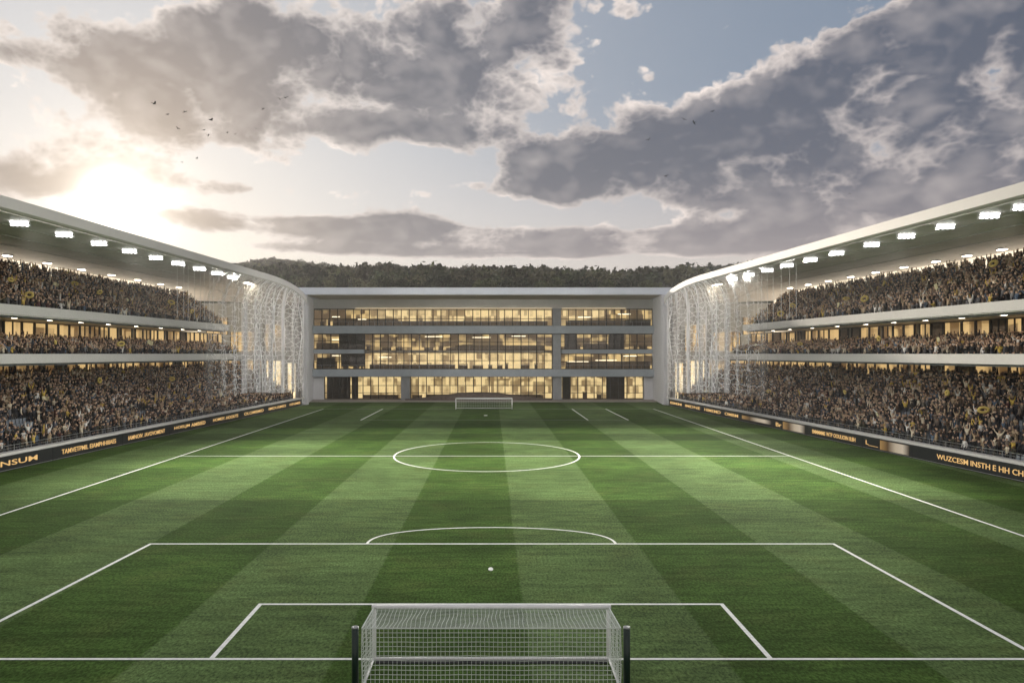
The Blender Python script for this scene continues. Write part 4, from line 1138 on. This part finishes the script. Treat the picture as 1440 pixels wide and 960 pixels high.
l0 = fb(0.0, 0.0, False)
l1 = fb(LX_, t.mul(LE_, 1.5), False)
dens = t.add(S, n0)
cov = t.sstep(dens, .29, .49)
thick = t.sstep(dens, .33, .86)
lit = t.m('MULTIPLY', t.m('ADD', t.mul(t.sub(l0, l1), 1.25), .10, clamp=True), t.sub(1.0, t.mul(thick, .62)))
# angle to the sun
sd = Vector((math.sin(SUN_AZ) * math.cos(SUN_EL), math.cos(SUN_AZ) * math.cos(SUN_EL), math.sin(SUN_EL)))
dp = t.new('ShaderNodeVectorMath', operation='DOT_PRODUCT'); t.l.new(D, dp.inputs[0]); dp.inputs[1].default_value = sd
ang = t.m('ARCCOSINE', t.m('MINIMUM', dp.outputs['Value'], .99999))
near1 = t.m('EXPONENT', t.mul(t.mul(ang, ang), -1 / (.20 ** 2)))
near2 = t.m('EXPONENT', t.mul(t.mul(ang, ang), -1 / (.060 ** 2)))
near3 = t.m('EXPONENT', t.mul(t.mul(ang, ang), -1 / (.60 ** 2)))
near4 = t.m('EXPONENT', t.mul(t.mul(ang, ang), -1 / (.52 ** 2)))
core = t.m('EXPONENT', t.mul(t.mul(ang, ang), -1 / (.026 ** 2)))
# clear air: Nishita plus the evening tint of a hazy horizon
sky = t.new('ShaderNodeTexSky', sky_type='NISHITA'); sky.sun_disc = False
sky.sun_elevation = SUN_EL; sky.sun_rotation = SUN_AZ; sky.altitude = 200; sky.air_density = 1.0; sky.dust_density = .5; sky.ozone_density = 1.2
hz = t.sstep(el, .02, .33)
tint = t.mix(hz, (.78, .645, .585), (.20, .255, .345))
back = t.sstep(dy, .35, -.45)
tint = t.mix(back, tint, (.60, .56, .56))
tint = t.mix(t.mul(near4, .85), tint, (.80, .77, .75))
clear_bg = t.new('ShaderNodeBackground'); t.l.new(sky.outputs[0], clear_bg.inputs[0]); clear_bg.inputs[1].default_value = .05
tint_bg = t.new('ShaderNodeBackground'); t.l.new(tint, tint_bg.inputs[0]); tint_bg.inputs[1].default_value = .85
mixa = t.new('ShaderNodeMixShader'); mixa.inputs[0].default_value = .72
t.l.new(clear_bg.outputs[0], mixa.inputs[1]); t.l.new(tint_bg.outputs[0], mixa.inputs[2])
# clouds
dark = t.mix(t.sstep(el, .03, .24), (.36, .305, .305), (.062, .076, .110))
dark = t.mix(t.mul(near3, .8), dark, (.116, .117, .132)); dark = t.mix(t.mul(near1, .75), dark, (.42, .32, .235))
litc = t.mix(near3, (.72, .63, .58), (.82, .74, .68))
edge = t.sub(1.0, thick)
bright = t.m('ADD', t.mul(lit, .80), t.mul(edge, .58), clamp=True)
cc_ = t.mix(bright, dark, litc)
# clouds on the side away from the sun are front-lit and pale
cc_ = t.mix(back, cc_, t.mix(bright, (.85, .80, .80), (1.6, 1.42, 1.28)))
cbg = t.new('ShaderNodeBackground'); t.l.new(cc_, cbg.inputs[0]); cbg.inputs[1].default_value = 1.0
mixb = t.new('ShaderNodeMixShader'); t.l.new(t.mul(cov, .94), mixb.inputs[0]); t.l.new(mixa.outputs[0], mixb.inputs[1]); t.l.new(cbg.outputs[0], mixb.inputs[2])
gl = t.mix(near2, (1.0, .86, .68), (1.0, .95, .85))
gbg = t.new('ShaderNodeBackground'); t.l.new(gl, gbg.inputs[0])
t.l.new(t.add(t.add(t.mul(near1, .07), t.mul(near2, .55)), t.mul(core, 3.0)), gbg.inputs[1])
ad = t.new('ShaderNodeAddShader'); t.l.new(mixb.outputs[0], ad.inputs[0]); t.l.new(gbg.outputs[0], ad.inputs[1])
t.l.new(ad.outputs[0], out.inputs[0])

sl = bpy.data.lights.new('sun', 'SUN'); sl.energy = 1.5; sl.angle = math.radians(1.5); sl.color = (1, .87, .72)
so = bpy.data.objects.new('sun', sl); COL.objects.link(so); so.rotation_euler = (-sd).to_track_quat('-Z', 'Y').to_euler()

# ================================================================ evening haze
hm, ht, hout = new_mat('haze')
pvn = ht.new('ShaderNodeVolumePrincipled'); pvn.inputs['Color'].default_value = (.93, .91, .89, 1); pvn.inputs['Density'].default_value = .00022
pvn.inputs['Anisotropy'].default_value = .45; pvn.inputs['Density Attribute'].default_value = ''
ht.l.new(pvn.outputs[0], hout.inputs['Volume'])
o = MB().box(-2450, 2450, -250, 4100, -1.3, 190).build('haze', hm); tag(o, kind='stuff')

# ================================================================ camera
cd = bpy.data.cameras.new('camera'); cam = bpy.data.objects.new('camera', cd); COL.objects.link(cam)
cam.location = (0, 0, CAM_H); cam.rotation_euler = (math.radians(90), 0, 0)
cd.sensor_width = 36; cd.lens = F / 1440 * 36; cd.shift_x = (720 - CX) / 1440; cd.shift_y = (CY - 480) / 1440
cd.clip_end = 6000; cd.clip_start = .1
scene.camera = cam
vs = scene.view_settings; vs.view_transform = 'Standard'; vs.look = 'None'; vs.gamma = 1; vs.exposure = 0.52; vs.use_curve_mapping = False
cy = scene.cycles; cy.max_bounces = 6; cy.transparent_max_bounces = 24; cy.use_denoising = True; cy.sample_clamp_indirect = 4
